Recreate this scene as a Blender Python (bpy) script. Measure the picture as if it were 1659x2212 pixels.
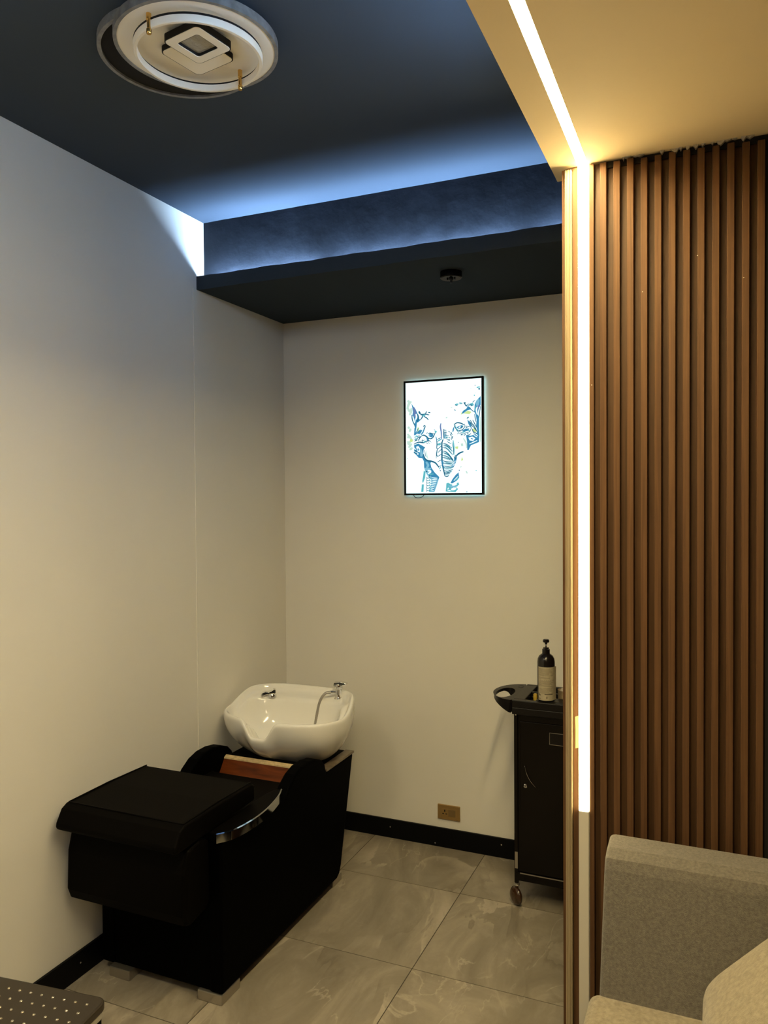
import bpy, bmesh, math, random
from mathutils import Vector, Matrix
from mathutils.geometry import tessellate_polygon

for o in list(bpy.data.objects):
    bpy.data.objects.remove(o)
S = bpy.context.scene
C = S.collection
random.seed(7)
R = math.radians

# ------------------------------------------------------------------ camera
F_PX = 1665.27
cam_d = bpy.data.cameras.new('camera')
cam = bpy.data.objects.new('camera', cam_d)
C.objects.link(cam)
cam_d.sensor_fit = 'HORIZONTAL'
cam_d.sensor_width = 36.0
cam_d.lens = 36.0 * F_PX / 1659.0
cam_d.clip_start = 0.05
yaw, pit, rol = R(23.2266), R(1.1843), R(-0.3882)
fw = Vector((-math.sin(yaw) * math.cos(pit), math.cos(yaw) * math.cos(pit), -math.sin(pit)))
rt = Vector((math.cos(yaw), math.sin(yaw), 0))
up = rt.cross(fw)
r2 = rt * math.cos(rol) + up * math.sin(rol)
u2 = up * math.cos(rol) - rt * math.sin(rol)
cam.matrix_world = Matrix(((r2.x, u2.x, -fw.x, 2.1986), (r2.y, u2.y, -fw.y, -3.7200), (r2.z, u2.z, -fw.z, 1.8), (0, 0, 0, 1)))
S.camera = cam

# ------------------------------------------------------------------ world, exposure, light levels
w = bpy.data.worlds.new('World')
S.world = w
w.use_nodes = True
w.node_tree.nodes['Background'].inputs[0].default_value = (0.5, 0.48, 0.45, 1)
w.node_tree.nodes['Background'].inputs[1].default_value = 0.02
S.view_settings.view_transform = 'Standard'
S.view_settings.look = 'None'
S.view_settings.exposure = 0.0
S.view_settings.gamma = 1.0
S.view_settings.use_curve_mapping = False

WARM = (1.0, 0.79, 0.38)
COLD = (0.45, 0.68, 1.0)
L_CEIL_STRIP = 340.0      # warm tape in the ceiling
L_WALL_STRIP = 31.0      # warm tape down the slatted panel
L_COVE = 122.0            # cold tape behind the soffit lip
L_FILL_FASCIA = 80.0          # added cold fill tape on the drop of the warm ceiling
L_FILL_PANEL = 16.0            # added fill lamp, a panel far behind the camera
L_FILL_DISC = 45.0            # added fill lamp, a second disc switched on behind the camera
L_PICTURE = 1.3

# ------------------------------------------------------------------ materials
def mat(name, col=(0.8, 0.8, 0.8), rough=0.5, metal=0.0, spec=0.5, noise=None, bump=None, coat=0.0, trans=0.0, sheen=0.0):
    """noise=(scale, amount): gentle albedo mottling; bump=(scale, strength)"""
    m = bpy.data.materials.new(name)
    m.use_nodes = True
    nt = m.node_tree
    b = nt.nodes['Principled BSDF']
    b.inputs['Base Color'].default_value = (*col, 1)
    b.inputs['Roughness'].default_value = rough
    b.inputs['Metallic'].default_value = metal
    b.inputs['Specular IOR Level'].default_value = spec
    b.inputs['Coat Weight'].default_value = coat
    b.inputs['Transmission Weight'].default_value = trans
    b.inputs['Sheen Weight'].default_value = sheen
    tc = nt.nodes.new('ShaderNodeTexCoord')
    if noise:
        n = nt.nodes.new('ShaderNodeTexNoise')
        n.inputs['Scale'].default_value = noise[0]
        n.inputs['Detail'].default_value = 6
        nt.links.new(tc.outputs['Object'], n.inputs['Vector'])
        r = nt.nodes.new('ShaderNodeValToRGB')
        a = noise[1]
        r.color_ramp.elements[0].position = 0.3
        r.color_ramp.elements[1].position = 0.7
        r.color_ramp.elements[0].color = (*[max(0, c * (1 - a)) for c in col], 1)
        r.color_ramp.elements[1].color = (*[min(1, c * (1 + a)) for c in col], 1)
        nt.links.new(n.outputs['Fac'], r.inputs['Fac'])
        nt.links.new(r.outputs['Color'], b.inputs['Base Color'])
    if bump:
        n = nt.nodes.new('ShaderNodeTexNoise')
        n.inputs['Scale'].default_value = bump[0]
        n.inputs['Detail'].default_value = 5
        nt.links.new(tc.outputs['Object'], n.inputs['Vector'])
        bp = nt.nodes.new('ShaderNodeBump')
        bp.inputs['Strength'].default_value = bump[1]
        bp.inputs['Distance'].default_value = 0.01
        nt.links.new(n.outputs['Fac'], bp.inputs['Height'])
        nt.links.new(bp.outputs['Normal'], b.inputs['Normal'])
    return m

def emis(name, col, strength):
    m = bpy.data.materials.new(name)
    m.use_nodes = True
    nt = m.node_tree
    nt.nodes.remove(nt.nodes['Principled BSDF'])
    e = nt.nodes.new('ShaderNodeEmission')
    e.inputs['Color'].default_value = (*col, 1)
    e.inputs['Strength'].default_value = strength
    nt.links.new(e.outputs[0], nt.nodes['Material Output'].inputs[0])
    return m

def wood_mat(name, dark, light, rough=0.5, scale=(60, 60, 3)):
    m = bpy.data.materials.new(name)
    m.use_nodes = True
    nt = m.node_tree
    b = nt.nodes['Principled BSDF']
    tc = nt.nodes.new('ShaderNodeTexCoord')
    mp = nt.nodes.new('ShaderNodeMapping')
    mp.inputs['Scale'].default_value = scale
    oi = nt.nodes.new('ShaderNodeObjectInfo')
    ad = nt.nodes.new('ShaderNodeVectorMath')
    ad.operation = 'ADD'
    ml = nt.nodes.new('ShaderNodeMath')
    ml.operation = 'MULTIPLY'
    ml.inputs[1].default_value = 37.0
    nt.links.new(oi.outputs['Random'], ml.inputs[0])
    nt.links.new(tc.outputs['Object'], mp.inputs['Vector'])
    nt.links.new(mp.outputs[0], ad.inputs[0])
    nt.links.new(ml.outputs[0], ad.inputs[1])
    n = nt.nodes.new('ShaderNodeTexNoise')
    n.inputs['Scale'].default_value = 1.0
    n.inputs['Detail'].default_value = 7
    n.inputs['Distortion'].default_value = 0.6
    nt.links.new(ad.outputs[0], n.inputs['Vector'])
    r = nt.nodes.new('ShaderNodeValToRGB')
    r.color_ramp.elements[0].position = 0.33
    r.color_ramp.elements[1].position = 0.68
    r.color_ramp.elements[0].color = (*dark, 1)
    r.color_ramp.elements[1].color = (*light, 1)
    nt.links.new(n.outputs['Fac'], r.inputs['Fac'])
    nt.links.new(r.outputs['Color'], b.inputs['Base Color'])
    b.inputs['Roughness'].default_value = rough
    b.inputs['Specular IOR Level'].default_value = 0.22
    return m

def tile_mat():
    m = bpy.data.materials.new('marble_tile')
    m.use_nodes = True
    nt = m.node_tree
    L = nt.links.new
    b = nt.nodes['Principled BSDF']
    b.inputs['Roughness'].default_value = 0.28
    b.inputs['Specular IOR Level'].default_value = 0.45
    tc = nt.nodes.new('ShaderNodeTexCoord')
    oi = nt.nodes.new('ShaderNodeObjectInfo')
    ml = nt.nodes.new('ShaderNodeMath'); ml.operation = 'MULTIPLY'; ml.inputs[1].default_value = 53.0
    L(oi.outputs['Random'], ml.inputs[0])
    ad = nt.nodes.new('ShaderNodeVectorMath'); ad.operation = 'ADD'
    L(tc.outputs['Object'], ad.inputs[0]); L(ml.outputs[0], ad.inputs[1])
    mp = nt.nodes.new('ShaderNodeMapping')
    mp.inputs['Rotation'].default_value = (0, 0, R(38))
    mp.inputs['Scale'].default_value = (2.2, 1.0, 1)
    L(ad.outputs[0], mp.inputs['Vector'])
    # broad clouds
    n1 = nt.nodes.new('ShaderNodeTexNoise')
    n1.inputs['Scale'].default_value = 1.6; n1.inputs['Detail'].default_value = 9; n1.inputs['Roughness'].default_value = 0.62
    n1.inputs['Distortion'].default_value = 1.4
    L(mp.outputs[0], n1.inputs['Vector'])
    r1 = nt.nodes.new('ShaderNodeValToRGB')
    e = r1.color_ramp.elements
    e[0].position = 0.30; e[0].color = (0.195, 0.165, 0.125, 1)
    e[1].position = 0.72; e[1].color = (0.42, 0.365, 0.285, 1)
    k = e.new(0.5); k.color = (0.275, 0.236, 0.182, 1)
    L(n1.outputs['Fac'], r1.inputs['Fac'])
    # pale patches: a crisp edge on one side, fading out on the other, only here and there
    def ramp(src, stops):
        r = nt.nodes.new('ShaderNodeValToRGB')
        el = r.color_ramp.elements
        el[0].position, el[1].position = stops[0][0], stops[-1][0]
        el[0].color = (stops[0][1],) * 3 + (1,); el[1].color = (stops[-1][1],) * 3 + (1,)
        for p, v in stops[1:-1]:
            el.new(p).color = (v, v, v, 1)
        L(src, r.inputs['Fac'])
        return r.outputs['Color']
    def noise(vec, sc, det, dist, off):
        n = nt.nodes.new('ShaderNodeTexNoise')
        n.inputs['Scale'].default_value = sc; n.inputs['Detail'].default_value = det; n.inputs['Distortion'].default_value = dist
        o_ = nt.nodes.new('ShaderNodeVectorMath'); o_.operation = 'ADD'; o_.inputs[1].default_value = (off, off * 1.7, 0)
        L(vec, o_.inputs[0]); L(o_.outputs[0], n.inputs['Vector'])
        return n.outputs['Fac']
    def mul(a, b_):
        m_ = nt.nodes.new('ShaderNodeMath'); m_.operation = 'MULTIPLY'
        L(a, m_.inputs[0])
        if isinstance(b_, float):
            m_.inputs[1].default_value = b_
        else:
            L(b_, m_.inputs[1])
        return m_.outputs[0]
    def blend(fac, base, col):
        x_ = nt.nodes.new('ShaderNodeMix'); x_.data_type = 'RGBA'
        L(fac, x_.inputs[0]); L(base, x_.inputs[6]); x_.inputs[7].default_value = (*col, 1)
        return x_.outputs[2]
    col = r1.outputs['Color']
    v1 = ramp(noise(mp.outputs[0], 1.0, 8, 1.5, 3.1), ((0.50, 0), (0.512, 1), (0.60, 0.25), (0.66, 0)))
    k1 = ramp(noise(ad.outputs[0], 2.6, 2, 0.3, 9.4), ((0.46, 0), (0.62, 1)))
    col = blend(mul(mul(v1, k1), 0.75), col, (0.50, 0.435, 0.345))
    v2 = ramp(noise(mp.outputs[0], 2.3, 9, 0.8, 17.0), ((0.488, 0), (0.502, 1), (0.512, 0)))
    k2 = ramp(noise(ad.outputs[0], 3.0, 2, 0.3, 23.0), ((0.50, 0), (0.60, 1)))
    col = blend(mul(mul(v2, k2), 0.6), col, (0.54, 0.47, 0.375))
    v3 = ramp(noise(mp.outputs[0], 1.5, 9, 1.0, 41.0), ((0.44, 0), (0.496, 0.9), (0.506, 0)))
    k3 = ramp(noise(ad.outputs[0], 2.4, 2, 0.3, 57.0), ((0.50, 0), (0.64, 1)))
    col = blend(mul(mul(v3, k3), 0.6), col, (0.13, 0.107, 0.078))
    gr = ramp(noise(ad.outputs[0], 60.0, 4, 0.0, 2.0), ((0.3, 0), (0.7, 1)))
    col = blend(mul(gr, 0.10), col, (0.15, 0.125, 0.095))
    L(col, b.inputs['Base Color'])
    return m

M = {}
M['wall'] = mat('cream_wall_paint', (0.80, 0.77, 0.70), 0.75, noise=(1.3, 0.03), bump=(90, 0.03))
M['far_wall'] = mat('brown_unseen_wall', (0.16, 0.11, 0.07), 0.6, noise=(3, 0.1))  # unseen walls made dark brown to cut bounced light
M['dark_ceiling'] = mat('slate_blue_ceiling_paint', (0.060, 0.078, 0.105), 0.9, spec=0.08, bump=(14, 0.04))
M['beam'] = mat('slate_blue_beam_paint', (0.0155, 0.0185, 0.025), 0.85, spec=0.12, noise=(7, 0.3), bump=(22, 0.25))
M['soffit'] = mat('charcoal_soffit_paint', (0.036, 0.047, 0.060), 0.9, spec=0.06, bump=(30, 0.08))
M['warm_ceiling'] = mat('cream_ceiling_paint', (0.93, 0.745, 0.46), 0.7, noise=(2, 0.03), bump=(50, 0.04))
M['tile'] = tile_mat()
M['grout'] = mat('dark_grout', (0.05, 0.042, 0.03), 0.9)
M['black_base'] = mat('black_skirting', (0.0025, 0.0025, 0.0028), 0.5, spec=0.12)
M['slat'] = wood_mat('walnut_slat', (0.077, 0.036, 0.0155), (0.122, 0.060, 0.0265), 0.6, (90, 90, 2.5))
M['slat_back_shade'] = wood_mat('walnut_groove_shade', (0.044, 0.021, 0.0088), (0.070, 0.034, 0.015), 0.55, (90, 90, 2.5))  # walnut darkened to paint the shade in the grooves
M['pale_trim'] = wood_mat('pale_wood_trim', (0.27, 0.208, 0.128), (0.38, 0.30, 0.19), 0.4, (70, 70, 2))
M['black_void'] = mat('black_gap', (0.004, 0.003, 0.003), 0.9)  # flat black for dark parts and holes, also paints shade in gaps
M['plaster'] = mat('rough_plaster', (0.55, 0.50, 0.42), 0.9, bump=(200, 0.5))
M['alu'] = mat('aluminium', (0.62, 0.60, 0.55), 0.4, 0.7)
M['diffuser_off'] = mat('milky_diffuser', (0.62, 0.58, 0.50), 0.35)
M['black_vinyl'] = mat('black_vinyl', (0.0012, 0.0008, 0.0005), 0.6, spec=0.05, bump=(260, 0.05))
M['black_board'] = mat('black_side_board', (0.0006, 0.0006, 0.0006), 0.6, spec=0.02)
M['chrome'] = mat('chrome', (0.80, 0.80, 0.80), 0.10, 1.0)
M['chrome_dark'] = mat('chrome_dark_reflection', (0.34, 0.35, 0.36), 0.06, 1.0)  # chrome darkened so the colour carries a dark room's reflection
M['chrome_dull'] = mat('brushed_steel', (0.46, 0.43, 0.38), 0.35, 0.9)
M['worn_strip'] = mat('worn_brown_strip', (0.20, 0.155, 0.105), 0.4, 0.3, noise=(30, 0.25))
M['orange_wood'] = wood_mat('varnished_orange_wood', (0.055, 0.0095, 0.0018), (0.150, 0.034, 0.0055), 0.35, (6, 30, 30))
M['ply_edge'] = mat('raw_plywood_edge', (0.58, 0.44, 0.24), 0.7, noise=(60, 0.2))
M['ceramic'] = mat('white_ceramic', (0.86, 0.84, 0.78), 0.12, coat=0.6)
M['black_plastic'] = mat('black_plastic', (0.005, 0.004, 0.004), 0.38, spec=0.3)
M['black_gloss'] = mat('black_gloss_metal', (0.0030, 0.0020, 0.0016), 0.2, spec=0.22)
M['caster'] = mat('amber_caster_plastic', (0.045, 0.020, 0.009), 0.2, coat=0.4)
M['gold'] = mat('gold_plate', (0.40, 0.25, 0.09), 0.42, 0.55)
M['gold_dark'] = mat('gold_rocker', (0.26, 0.17, 0.07), 0.45, 0.4)
M['brass'] = mat('polished_brass', (0.72, 0.44, 0.13), 0.22, 1.0)
M['lamp_white'] = mat('frosted_acrylic', (0.96, 0.90, 0.77), 0.4)
M['lamp_rim'] = mat('grey_lamp_rim', (0.27, 0.27, 0.27), 0.4, 0.3, noise=(40, 0.25))
M['lamp_core'] = mat('crackled_glass', (0.42, 0.40, 0.35), 0.25, bump=(45, 0.8))
M['sofa'] = mat('grey_beige_chenille', (0.130, 0.115, 0.096), 0.95, noise=(130, 0.26), bump=(420, 0.4), sheen=0.25)
M['pillow'] = mat('sand_chenille', (0.285, 0.240, 0.170), 0.95, noise=(85, 0.22), bump=(420, 0.4), sheen=0.25)
M['stool_top'] = mat('dark_brown_leatherette', (0.030, 0.022, 0.015), 0.38)
M['stud'] = mat('steel_stud', (0.62, 0.56, 0.45), 0.25, 1.0)
M['bottle'] = mat('black_bottle_plastic', (0.008, 0.006, 0.006), 0.2)
M['paper'] = mat('beige_label_paper', (0.42, 0.36, 0.25), 0.8, noise=(60, 0.12))
M['ink'] = mat('label_ink', (0.10, 0.085, 0.055), 0.9)
M['ink_soft'] = mat('label_small_print', (0.24, 0.205, 0.14), 0.9)
M['cardboard'] = mat('kraft_paper', (0.34, 0.26, 0.16), 0.85, noise=(50, 0.15))
M['yellow'] = mat('yellow_plastic', (0.45, 0.30, 0.03), 0.5)
M['screw'] = mat('steel_screw', (0.45, 0.42, 0.36), 0.4, 0.6)
M['tape'] = mat('yellowed_tape', (0.55, 0.42, 0.16), 0.5, trans=0.0)
M['led_warm_ceiling'] = emis('warm_led_ceiling', WARM, L_CEIL_STRIP)
M['led_warm_wall'] = emis('warm_led_wall', WARM, L_WALL_STRIP)
M['led_cove'] = emis('cold_led_cove', COLD, L_COVE)
M['led_cove_end'] = emis('cold_led_cove_bright', COLD, L_COVE * 1.5)  # left section set brighter than the other sections
M['fill_fascia'] = emis('cold_fill_fascia', COLD, L_FILL_FASCIA)
M['fill_panel'] = emis('warm_fill_panel', (1.0, 0.80, 0.46), L_FILL_PANEL)
M['fill_disc'] = emis('warm_fill_disc', (1.0, 0.86, 0.54), L_FILL_DISC)
M['pic_white'] = emis('backlit_white', (0.80, 1.0, 1.0), L_PICTURE)
M['pic_halo'] = emis('picture_edge_led', (0.50, 0.92, 1.0), 5.0)

# ------------------------------------------------------------------ mesh helpers
OFF = {}
def bm_new():
    return bmesh.new()

def box(bm, x0, x1, y0, y1, z0, z1, mi=0):
    v = [bm.verts.new((x, y, z)) for z in (z0, z1) for y in (y0, y1) for x in (x0, x1)]
    fs = [(0, 2, 3, 1), (4, 5, 7, 6), (0, 1, 5, 4), (1, 3, 7, 5), (3, 2, 6, 7), (2, 0, 4, 6)]
    out = []
    for f in fs:
        fc = bm.faces.new([v[i] for i in f]); fc.material_index = mi; out.append(fc)
    return out

def prism(bm, pts, axis, a, b, mi=0):
    """extrude a polygon of (u,v) along axis from a to b. axis 0: (y,z); 1: (x,z); 2: (x,y)"""
    def P(u, v, t):
        return {0: (t, u, v), 1: (u, t, v), 2: (u, v, t)}[axis]
    A = [bm.verts.new(P(u, v, a)) for u, v in pts]
    B = [bm.verts.new(P(u, v, b)) for u, v in pts]
    n = len(pts)
    f1 = bm.faces.new(A); f2 = bm.faces.new(B[::-1])
    fs = [f1, f2]
    for i in range(n):
        fs.append(bm.faces.new((A[i], B[i], B[(i + 1) % n], A[(i + 1) % n])))
    for f in fs:
        f.material_index = mi
    bmesh.ops.recalc_face_normals(bm, faces=fs)
    return fs

def lathe(bm, prof, cx, cy, n=48, axis=2, mi=0, close=True):
    """profile of (r, h) spun about an axis through (cx,cy)"""
    rings = []
    for r, h in prof:
        ring = []
        if r < 1e-6:
            p = {2: (cx, cy, h), 0: (h, cx, cy), 1: (cx, h, cy)}[axis]
            ring = [bm.verts.new(p)]
        else:
            for i in range(n):
                a = 2 * math.pi * i / n
                u, v = cx + r * math.cos(a), cy + r * math.sin(a)
                p = {2: (u, v, h), 0: (h, u, v), 1: (u, h, v)}[axis]
                ring.append(bm.verts.new(p))
        rings.append(ring)
    fs = []
    for A, B in zip(rings, rings[1:]):
        for i in range(n):
            j = (i + 1) % n
            if len(A) == 1 and len(B) == 1:
                continue
            if len(A) == 1:
                fs.append(bm.faces.new((A[0], B[i], B[j])))
            elif len(B) == 1:
                fs.append(bm.faces.new((A[i], B[0], A[j])))
            else:
                fs.append(bm.faces.new((A[i], B[i], B[j], A[j])))
    for f in fs:
        f.material_index = mi
    bmesh.ops.recalc_face_normals(bm, faces=fs)
    return fs

def tube(bm, pts, rad, n=10, mi=0):
    pts = [Vector(p) for p in pts]
    rings = []
    prev = None
    for i, p in enumerate(pts):
        t = (pts[min(i + 1, len(pts) - 1)] - pts[max(i - 1, 0)]).normalized()
        if prev is None:
            a = Vector((0, 0, 1)) if abs(t.z) < 0.9 else Vector((1, 0, 0))
            s = t.cross(a).normalized()
        else:
            s = (prev - t * prev.dot(t)).normalized()
        prev = s
        q = t.cross(s)
        rr = rad[i] if isinstance(rad, (list, tuple)) else rad
        rings.append([bm.verts.new(p + (s * math.cos(2 * math.pi * k / n) + q * math.sin(2 * math.pi * k / n)) * rr) for k in range(n)])
    fs = []
    for A, B in zip(rings, rings[1:]):
        for k in range(n):
            fs.append(bm.faces.new((A[k], A[(k + 1) % n], B[(k + 1) % n], B[k])))
    fs.append(bm.faces.new(rings[0][::-1])); fs.append(bm.faces.new(rings[-1]))
    for f in fs:
        f.material_index = mi
    bmesh.ops.recalc_face_normals(bm, faces=fs)

def bez(pts, n=10):
    """Catmull-Rom through points"""
    P = [Vector(p) for p in pts]
    P = [P[0] * 2 - P[1]] + P + [P[-1] * 2 - P[-2]]
    out = []
    for i in range(1, len(P) - 2):
        for k in range(n):
            t = k / n
            a, b, c, d = P[i - 1:i + 3]
            out.append(0.5 * ((2 * b) + (c - a) * t + (2 * a - 5 * b + 4 * c - d) * t * t + (3 * b - a - 3 * c + d) * t ** 3))
    out.append(P[-2])
    return out

def link(o, parent=None):
    C.objects.link(o)
    if parent is not None:
        o.parent = parent
    return o

def obj(name, bm, m, parent=None, origin=None, bevel=0.0, seg=2, smooth=False, local=False, subsurf=0, angle=40):
    """bm is in world coordinates (or local=True: already in the parent's frame)"""
    me = bpy.data.meshes.new(name)
    off = Vector((0, 0, 0))
    if parent is not None and not local:
        off = OFF.get(parent.name, Vector((0, 0, 0)))
    elif origin is not None:
        off = Vector(origin)
    if off.length:
        bmesh.ops.translate(bm, verts=bm.verts, vec=-off)
    bm.to_mesh(me); bm.free()
    ms = m if isinstance(m, (list, tuple)) else [m]
    for x in ms:
        me.materials.append(M[x] if isinstance(x, str) else x)
    o = bpy.data.objects.new(name, me)
    link(o, parent)
    if parent is None and origin is not None:
        o.location = origin
    OFF[o.name] = off
    if bevel:
        b = o.modifiers.new('bevel', 'BEVEL')
        b.width = bevel; b.segments = seg; b.limit_method = 'ANGLE'; b.angle_limit = R(angle)
        b.harden_normals = False
    if subsurf:
        s = o.modifiers.new('subsurf', 'SUBSURF'); s.levels = subsurf; s.render_levels = subsurf
    if smooth or subsurf:
        for p in me.polygons:
            p.use_smooth = True
        if smooth == 'auto':
            try:
                me.set_sharp_from_angle(angle=R(38))
            except Exception:
                pass
    return o

def thing(name, label, cat, loc=(0, 0, 0), rotz=0.0, group=None):
    o = bpy.data.objects.new(name, None)
    o.empty_display_size = 0.1
    C.objects.link(o)
    o.location = loc; o.rotation_euler = (0, 0, rotz)
    OFF[o.name] = Vector(loc)
    tag(o, label, cat, group)
    return o

def tag(o, label, cat, group=None):
    o['label'] = label; o['category'] = cat
    if group:
        o['group'] = group
    return o

def struct(o, label=None):
    o['kind'] = 'structure'
    if label:
        o['label'] = label
    return o

# ------------------------------------------------------------------ measured frame of the room (metres)
ZC, ZU = 2.756, 3.080          # soffit underside, dark ceiling
YS, YL, ZL = 0.714, 0.773, 2.818
ZW = 2.838                     # warm ceiling
YP = -1.225                    # front of the slatted panel
XP = 1.750                     # its free edge
XW = 1.717                     # edge of the warm ceiling
XR, YF = 4.2, -6.2
ZTOP = 3.25

# walls
bm = bm_new(); box(bm, -0.15, 0.0, YF, 0.15, 0, ZTOP); box(bm, -0.002, 0.0035, -0.800, 0.0, 0, ZC)
struct(obj('wall_left', bm, 'wall'), 'cream painted wall beside the shampoo unit')
bm = bm_new(); box(bm, 0.0, XR, 0.0, 0.15, 0, ZTOP)
struct(obj('wall_back', bm, 'wall'), 'cream painted wall with the lit elephant picture')
bm = bm_new(); box(bm, XP + 0.004, XP + 0.10, -1.06, 0.0, 0, ZTOP); box(bm, XP + 0.004, XR, -1.205, -1.06, 0, ZTOP)
wall_part = struct(obj('wall_partition', bm, 'slat_back_shade'), 'brown partition wall carrying the vertical slats')
bm = bm_new(); box(bm, XR, XR + 0.15, YF, -1.06, 0, ZTOP)
struct(obj('wall_right', bm, 'far_wall'), 'brown wall')
bm = bm_new(); box(bm, -0.15, XR + 0.15, YF - 0.15, YF, 0, ZTOP)
struct(obj('wall_front', bm, 'far_wall'), 'brown wall')

# ceilings
bm = bm_new(); box(bm, 0.0, XW, YF, -YS, ZU, ZTOP)
struct(obj('ceiling', bm, 'dark_ceiling'), 'slate blue painted ceiling')
# beam face and soffit with a raised lip (edges a little wavy, hand plastered)
bm = bm_new()
nx = 44
def wav(i, s, a):
    return a * (math.sin(i * 0.61 + s) * 0.6 + math.sin(i * 1.73 + 2.1 * s) * 0.4)
rows = []
for i in range(nx + 1):
    x = (XP + 0.004) * i / nx
    yl = -YL + wav(i, 0.4, 0.0016)
    zl = ZL + wav(i, 1.9, 0.0022)
    zc = ZC + wav(i, 4.0, 0.0012)
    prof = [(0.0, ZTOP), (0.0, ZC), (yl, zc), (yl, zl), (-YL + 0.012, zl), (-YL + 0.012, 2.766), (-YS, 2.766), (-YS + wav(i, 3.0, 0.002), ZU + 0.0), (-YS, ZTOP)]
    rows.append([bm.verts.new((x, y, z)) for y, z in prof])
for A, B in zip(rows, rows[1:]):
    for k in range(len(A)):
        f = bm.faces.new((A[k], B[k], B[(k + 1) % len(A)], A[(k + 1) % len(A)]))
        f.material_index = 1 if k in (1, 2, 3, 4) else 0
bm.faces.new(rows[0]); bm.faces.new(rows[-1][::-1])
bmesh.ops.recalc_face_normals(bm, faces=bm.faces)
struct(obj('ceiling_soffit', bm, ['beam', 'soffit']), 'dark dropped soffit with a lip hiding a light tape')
# warm ceiling, split either side of the light channel
bm = bm_new()
x0, x1 = 1.799, 1.830
box(bm, XW, x0, YF, -1.205, ZW, ZTOP); box(bm, x1, XR, YF, -1.205, ZW, ZTOP); box(bm, x0, x1, -3.31, -1.205, ZW + 0.020, ZTOP); box(bm, x0, x1, YF, -3.31, ZW, ZTOP)
box(bm, XW, XP + 0.004, -1.205, -1.12, ZW, ZTOP)
warm_ceil = struct(obj('ceiling_warm', bm, 'warm_ceiling'), 'cream dropped ceiling around the light tape')

# ragged plaster where the ceiling meets the slats
for k in range(26):
    x = 1.90 + k * 0.0185 + random.uniform(-0.006, 0.006)
    if random.random() < 0.25:
        continue
    bm = bm_new()
    wdt = random.uniform(0.003, 0.013); h = random.uniform(0.002, 0.015)
    n = 6
    pts = [(x - wdt, ZW), (x - wdt * 0.6, ZW - h * random.uniform(0.3, 0.9)), (x - wdt * 0.1, ZW - h), (x + wdt * 0.4, ZW - h * random.uniform(0.4, 1)), (x + wdt, ZW)]
    prism(bm, pts, 1, YP - random.uniform(0.0, 0.004), YP + 0.012)
    obj('plaster_lump', bm, 'plaster', parent=warm_ceil)

# floor: grout bed with single tiles
bm = bm_new(); box(bm, 0, XR, YF, 0, -0.10, -0.0015)
floor = struct(obj('floor', bm, 'grout'), 'grey marble look floor tiles')
XA, YA, T = 1.143, -0.418, 0.6
xs = [0.0] + [XA + T * k for k in range(-1, 6) if 0 < XA + T * k < XR] + [XR]
ys = [YF] + [YA - T * k for k in range(9, -1, -1) if YF < YA - T * k < 0] + [0.0]
g = 0.0017
for i in range(len(xs) - 1):
    for j in range(len(ys) - 1):
        bm = bm_new()
        a, b, c, d = xs[i] + g, xs[i + 1] - g, ys[j] + g, ys[j + 1] - g
        cx, cy = (a + b) / 2, (c + d) / 2
        box(bm, a - cx, b - cx, c - cy, d - cy, -0.0095, 0)
        t = obj('tile', bm, 'tile', parent=floor, local=True)
        t.location = (cx, cy, 0)

# skirting boards with screws
def screw(parent, p, axis, r=0.0035):
    bm = bm_new()
    lathe(bm, [(0, p[3]), (r * 0.6, p[3]), (r, p[3] + p[4] * 0.4), (r, p[3] + p[4])], p[0], p[1], 12, axis)
    obj('screw', bm, 'screw', parent=parent, smooth='auto')
bm = bm_new(); box(bm, 0.0035, XP + 0.004, -0.012, 0.0, 0, 0.098)
bb = struct(obj('baseboard_back', bm, 'black_base', bevel=0.0015), 'black skirting board under the picture')
for x, z in ((0.631, 0.058), (0.881, 0.016), (1.229, 0.066)):
    screw(bb, (x, z, 0, -0.0135, 0.002), 1)
bm = bm_new(); box(bm, 0.0, 0.012, YF, -0.80, 0, 0.098); box(bm, 0.0035, 0.0155, -0.80, -0.012, 0, 0.098)
bb = struct(obj('baseboard_left', bm, 'black_base', bevel=0.0015), 'black skirting board along the cream wall')
bm = bm_new(); lathe(bm, [(0, 0.0135), (0.003, 0.0135), (0.003, 0.0115)], -1.545, 0.055, 12, 0)
obj('screw', bm, 'screw', parent=bb)

# slats on the partition
P0, PITCH = 1.868, 0.0403
slat_me = None
nsl = 34
for k in range(nsl):
    x = P0 + PITCH * k + (0.014 if k >= 12 else 0)
    bm = bm_new()
    top = ZW - (0.004 + 0.0007 * min(k, 12) + random.uniform(0, 0.006))
    prism(bm, [(x, YP), (x + 0.019, YP), (x + 0.0205, YP + 0.020), (x - 0.0015, YP + 0.020)], 2, 0.0, top)
    obj('slat', bm, 'slat', parent=wall_part, bevel=0.0012, seg=2)
bm = bm_new(); box(bm, 1.8345, 1.849, YP, YP + 0.020, 0, ZW - 0.004)
obj('slat', bm, 'slat', parent=wall_part, bevel=0.0012)
bm = bm_new(); box(bm, 1.782, 1.7985, YP + 0.008, YP + 0.020, 0, ZW - 0.004)
obj('channel_side_board', bm, 'slat', parent=wall_part)
bm = bm_new(); box(bm, XP, 1.759, YP + 0.004, YP + 0.020, 0, ZW - 0.008)
obj('edge_board', bm, 'slat', parent=wall_part)
bm = bm_new(); box(bm, 1.872, 3.3, YP + 0.0125, YP + 0.0195, ZW - 0.020, ZW)  # black strip put in as the shade between slat tops and ceiling
o = obj('gap_shade', bm, 'black_void', parent=wall_part); o['label'] = 'black strip painting the shade above the slats'
bm = bm_new(); box(bm, 2.3335, 2.344, YP + 0.010, YP + 0.0195, 0, ZW - 0.004)
o = obj('panel_seam', bm, 'black_void', parent=wall_part)
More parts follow.
